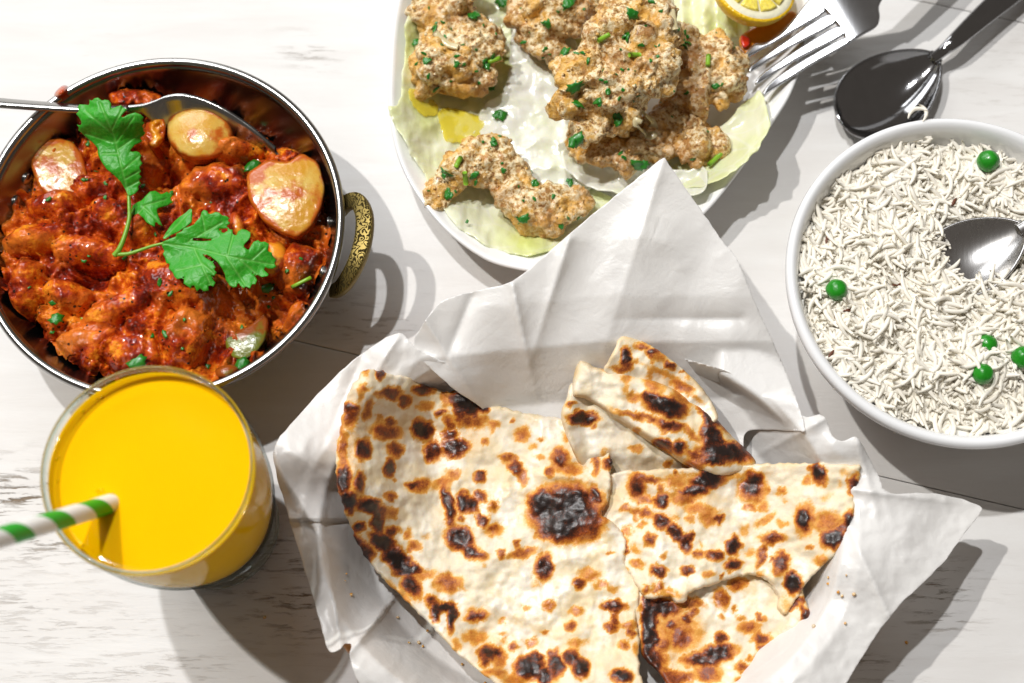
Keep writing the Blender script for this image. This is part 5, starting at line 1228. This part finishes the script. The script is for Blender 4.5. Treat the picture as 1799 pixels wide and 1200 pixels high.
S2 = [(1200,875,80,35,.12),(1450,930,38,40,.12),(1117,855,16,20,.68),(1117,858,9,11,.8),(1135,840,20,5,.55,10),(1132,878,12,8,.5),(1163,878,12,11,.85),(1163,858,6,6,.45),(1243,843,26,14,.97,-12),(1218,862,20,8,.82),(1205,875,22,12,.45),(1227,895,24,8,.38),(1248,907,18,16,.38),(1262,912,7,7,.68),
 (1322,850,20,20,.88),(1322,856,27,28,.5),(1340,890,8,8,.35),(1317,893,7,4,.45),(1187,845,20,10,.36),(1163,915,14,10,.85,20),(1187,935,15,9,.85,45),(1203,955,9,14,.85,-20),(1210,942,6,6,.66),(1098,893,8,6,.45),(1118,898,9,5,.45),(1135,902,9,6,.52),(1142,947,9,10,.6),(1128,922,6,5,.35),(1187,910,6,5,.25),(1213,913,7,6,.35),
 (1117,963,10,6,.28,35),(1100,933,7,5,.35),(1093,958,7,13,.65),(1287,958,11,14,.9),(1255,975,11,8,.72),(1227,975,8,6,.55,20),(1285,993,12,9,.85),(1317,973,9,6,.3),(1307,930,8,10,.25,30),(1343,915,14,5,.35,-30),(1358,945,20,9,.62),(1337,975,6,18,.55,15),(1375,987,12,15,.72),
 (1437,828,9,13,.92),(1440,843,10,9,.5),(1418,843,6,7,.36),(1412,913,11,17,1),(1414,912,17,28,.55),(1453,917,28,20,.4),(1465,945,20,15,1,-40),(1490,917,9,16,.92,15),(1502,850,7,14,.8),(1450,873,9,5,.2,-30),(1487,832,8,7,.2),(1478,852,5,5,.2),(1375,862,5,4,.42),(1368,870,5,3,.3),(1375,920,7,5,.3),
 (1393,1025,13,17,1,-15),(1158,1005,12,9,.75),(1205,1003,9,7,.65),(1245,1007,7,6,.35),(1367,1003,9,6,.45),(1157,1030,7,7,.52),(1175,1043,20,6,.3),(1380,1062,10,14,.22),(1260,835,60,5,.28),(1120,990,10,6,.4),(1180,870,18,6,.3),(1443,985,14,10,.36),(1065,838,10,10,.3)]
N2 = [(1072, 832), (1110, 827), (1160, 824), (1210, 822), (1250, 818), (1290, 816), (1305, 808), (1318, 815), (1360, 814), (1420, 813), (1480, 814), (1508, 816), (1511, 830), (1505, 865), (1500, 905), (1490, 935), (1475, 965), (1440, 1000), (1410, 1035), (1388, 1070), (1378, 1078), (1366, 1068), (1366, 1045), (1350, 1020), (1325, 1010), (1300, 1012), (1265, 1022), (1232, 1034), (1212, 1040), (1205, 1055), (1190, 1060), (1175, 1048), (1150, 1052), (1128, 1044), (1108, 1012), (1084, 985), (1078, 950), (1058, 920), (1046, 898), (1056, 870), (1064, 848)]
def z2(X, Y, sd):
    z = .0300 + .018 * sstep(1300, 1510, X) + .0035 * sstep(860, 815, Y) + .0020 * np.sin((X - 1080) * .012) + .003 * gz(X, Y, 1440, 900, 60) - .0058 * sstep(1170, 1085, X) - .002 * gz(X, Y, 1380, 1060, 30)
    return z + .0013 * gz(X, Y, 1280, 1000, 40)
S3 = [(1190,1120,60,80,.16),(1415,1100,14,60,.15),(1267,1050,12,16,.5),(1297,1027,12,10,.5),(1317,1103,16,10,.48),(1340,1123,13,8,.62),(1340,1142,8,8,.55),(1337,1160,10,20,.42),(1368,1172,10,12,.42),(1348,1187,10,12,.6),(1307,1173,12,6,.5),(1325,1197,20,8,.65),(1417,1085,6,16,.8,-25),(1397,1060,14,5,.65,-30),(1343,1085,5,5,.35),
 (1207,1087,9,9,.72),(1182,1100,8,8,.72),(1190,1110,50,42,.34),(1197,1122,20,18,.62),(1263,1147,26,15,.88),(1233,1160,30,10,.82),(1243,1183,20,14,.6),(1140,1100,12,70,.95),(1160,1068,30,14,.9),(1165,1133,15,14,.5),(1405,1165,8,18,.5),(1397,1150,6,8,.3),(1180,1190,40,12,.6),(1150,1170,20,30,.8),(1267,1120,10,8,.7),(1215,1060,20,8,.5)]
N3 = [(1100, 1010), (1200, 985), (1320, 990), (1400, 1000), (1412, 1045), (1425, 1080), (1432, 1110), (1424, 1150), (1405, 1195), (1370, 1250), (1280, 1280), (1200, 1240), (1160, 1185), (1128, 1150), (1120, 1100), (1105, 1050)]
def z3(X, Y, sd): return .0240 + .0026 * gz(X, Y, 1290, 1110, 80) + .0085 * sstep(1330, 1430, X) + .006 * sstep(1150, 1260, Y)
S4 = [(1250,770,50,30,.12),(1168,713,34,15,1,12),(1143,700,15,11,.8),(1103,663,9,9,.35),(1100,680,8,10,.25),(1112,697,12,7,.4),(1147,676,18,10,.4,30),(1178,747,22,8,.72,10),(1126,732,30,4,.5,14),(1247,732,8,22,.85,-15),(1251,768,16,22,.92),(1275,795,42,16,1,8),(1262,738,12,10,.6),(1303,788,12,14,.75,40),(1225,800,14,6,.6),
 (1200,700,18,8,.4,35),(1240,722,14,6,.5,40),(1166,780,14,9,.8,20),(1195,786,13,12,.85),(1114,788,8,5,.35),(1022,734,20,9,.9),(1060,650,5,3,.2),(1220,815,16,10,.5),(1280,750,12,8,.45,45),(1255,808,20,8,.9),(1215,760,20,6,.4,40)]
N4a = [(1018, 634), (1034, 638), (1045, 645), (1075, 650), (1105, 653), (1140, 664), (1180, 682), (1215, 702), (1250, 728), (1282, 762), (1305, 785), (1328, 812), (1310, 830), (1260, 838), (1228, 826), (1200, 810), (1165, 786), (1130, 764), (1100, 745), (1074, 730), (1050, 712), (1028, 700), (1006, 694), (1008, 660)]
def z4a(X, Y, sd):
    return .0385 + .0030 * sstep(720, 640, Y) + .0042 * np.sqrt(np.clip(sd / 24, 0, 1)) * (.25 + .75 * sstep(1000, 1090, X)) + .0035 * gz(X, Y, 1168, 706, 30) - .008 * sstep(1150, 1330, X) + .002 * gz(X, Y, 1250, 770, 25) - .0004 * crease(X, Y, (1058, 655), (1052, 690), 2.5)
N4b = [(1008, 672), (1060, 690), (1120, 715), (1180, 750), (1240, 795), (1275, 830), (1220, 850), (1100, 860), (1040, 850), (1010, 800), (986, 735), (995, 700)]
def z4b(X, Y, sd): return .0345 + .003 * sstep(1040, 990, X) - .006 * sstep(720, 820, Y) - .008 * sstep(795, 840, Y)
S5 = [(1099,628,9,16,.9),(1093,647,12,5,.55),(1128,607,10,5,.55),(1145,620,8,6,.72),(1178,643,7,6,.7),(1158,630,14,8,.36,30),(1199,680,16,6,.5,20),(1143,655,5,10,.3),(1170,660,30,4,.3,25),(1215,690,20,4,.3,40)]
N5 = [(1090, 590), (1105, 592), (1130, 600), (1160, 618), (1195, 645), (1225, 672), (1250, 705), (1262, 735), (1240, 745), (1200, 720), (1150, 695), (1100, 680), (1062, 655), (1068, 635), (1080, 612)]
def z5(X, Y, sd): return .0400 + .001 * np.sin(X * .03) + .0075 * sstep(700, 600, Y)
naan('bottom flatbread piece peeking out below the torn pieces at the lower right', [(N3, z3, .0055, .6, {'edge': 10})], S3, 3.1)
naan('narrow flatbread piece furthest back, leaning on the paper', [(N5, z5, .0040, .8, {'edge': 6})], S5, 5.1)
naan('folded flatbread with blackened blisters behind the front pieces', [(N4b, z4b, .0045, .6, {'edge': 8}), (N4a, z4a, .0085, .6, {'edge': 8})], S4, 7.1)
naan('largest flatbread piece with the square dark burn on the left', [(N1, z1, .0050, 3.0, {'edge': 4})], S1, 9.1)
naan('torn flatbread piece with a straight top edge at the right', [(N2, z2, .0050, 2.6, {'edge': 4})], S2, 11.1)

# crumbs of bread on the paper and table
parts = []; rb = np.random.RandomState(8)
for i in range(34):
    if i < 20:
        t = rb.uniform(0, 1); px, py = (600 + 280 * t + rb.uniform(-40, 0), 980 + 230 * t + rb.uniform(-5, 45)) if i < 12 else (rb.uniform(1420, 1560), rb.uniform(930, 1150))
        z = float(liner_z(np.array([px]), np.array([py]), 0)[0]) + .0008
    else: px, py = rb.uniform(430, 1700), rb.uniform(560, 1190); z = .0006
    s_ = rb.uniform(.0003, .0008)
    bm_ = np.array([[0, 0, 1], [.9, 0, .2], [.3, .85, .25], [-.7, .5, .2], [-.7, -.5, .2], [.3, -.85, .25], [0, 0, -.6]]) * (1 + .5 * rb.rand(7, 1)) * s_
    parts.append((bm_ + P(px, py, z), [np.array([[0, 1, 2], [0, 2, 3], [0, 3, 4], [0, 4, 5], [0, 5, 1], [6, 2, 1], [6, 3, 2], [6, 4, 3], [6, 5, 4], [6, 1, 5]])]))
V, F = merge(parts); tag(mk('bread_crumbs', V, F, M_naan, None, {'char': RNG.rand(len(V)) * .4, 'edge': np.zeros(len(V))}), 'tiny bread crumbs scattered on the paper and table', 'crumbs', kind='stuff')
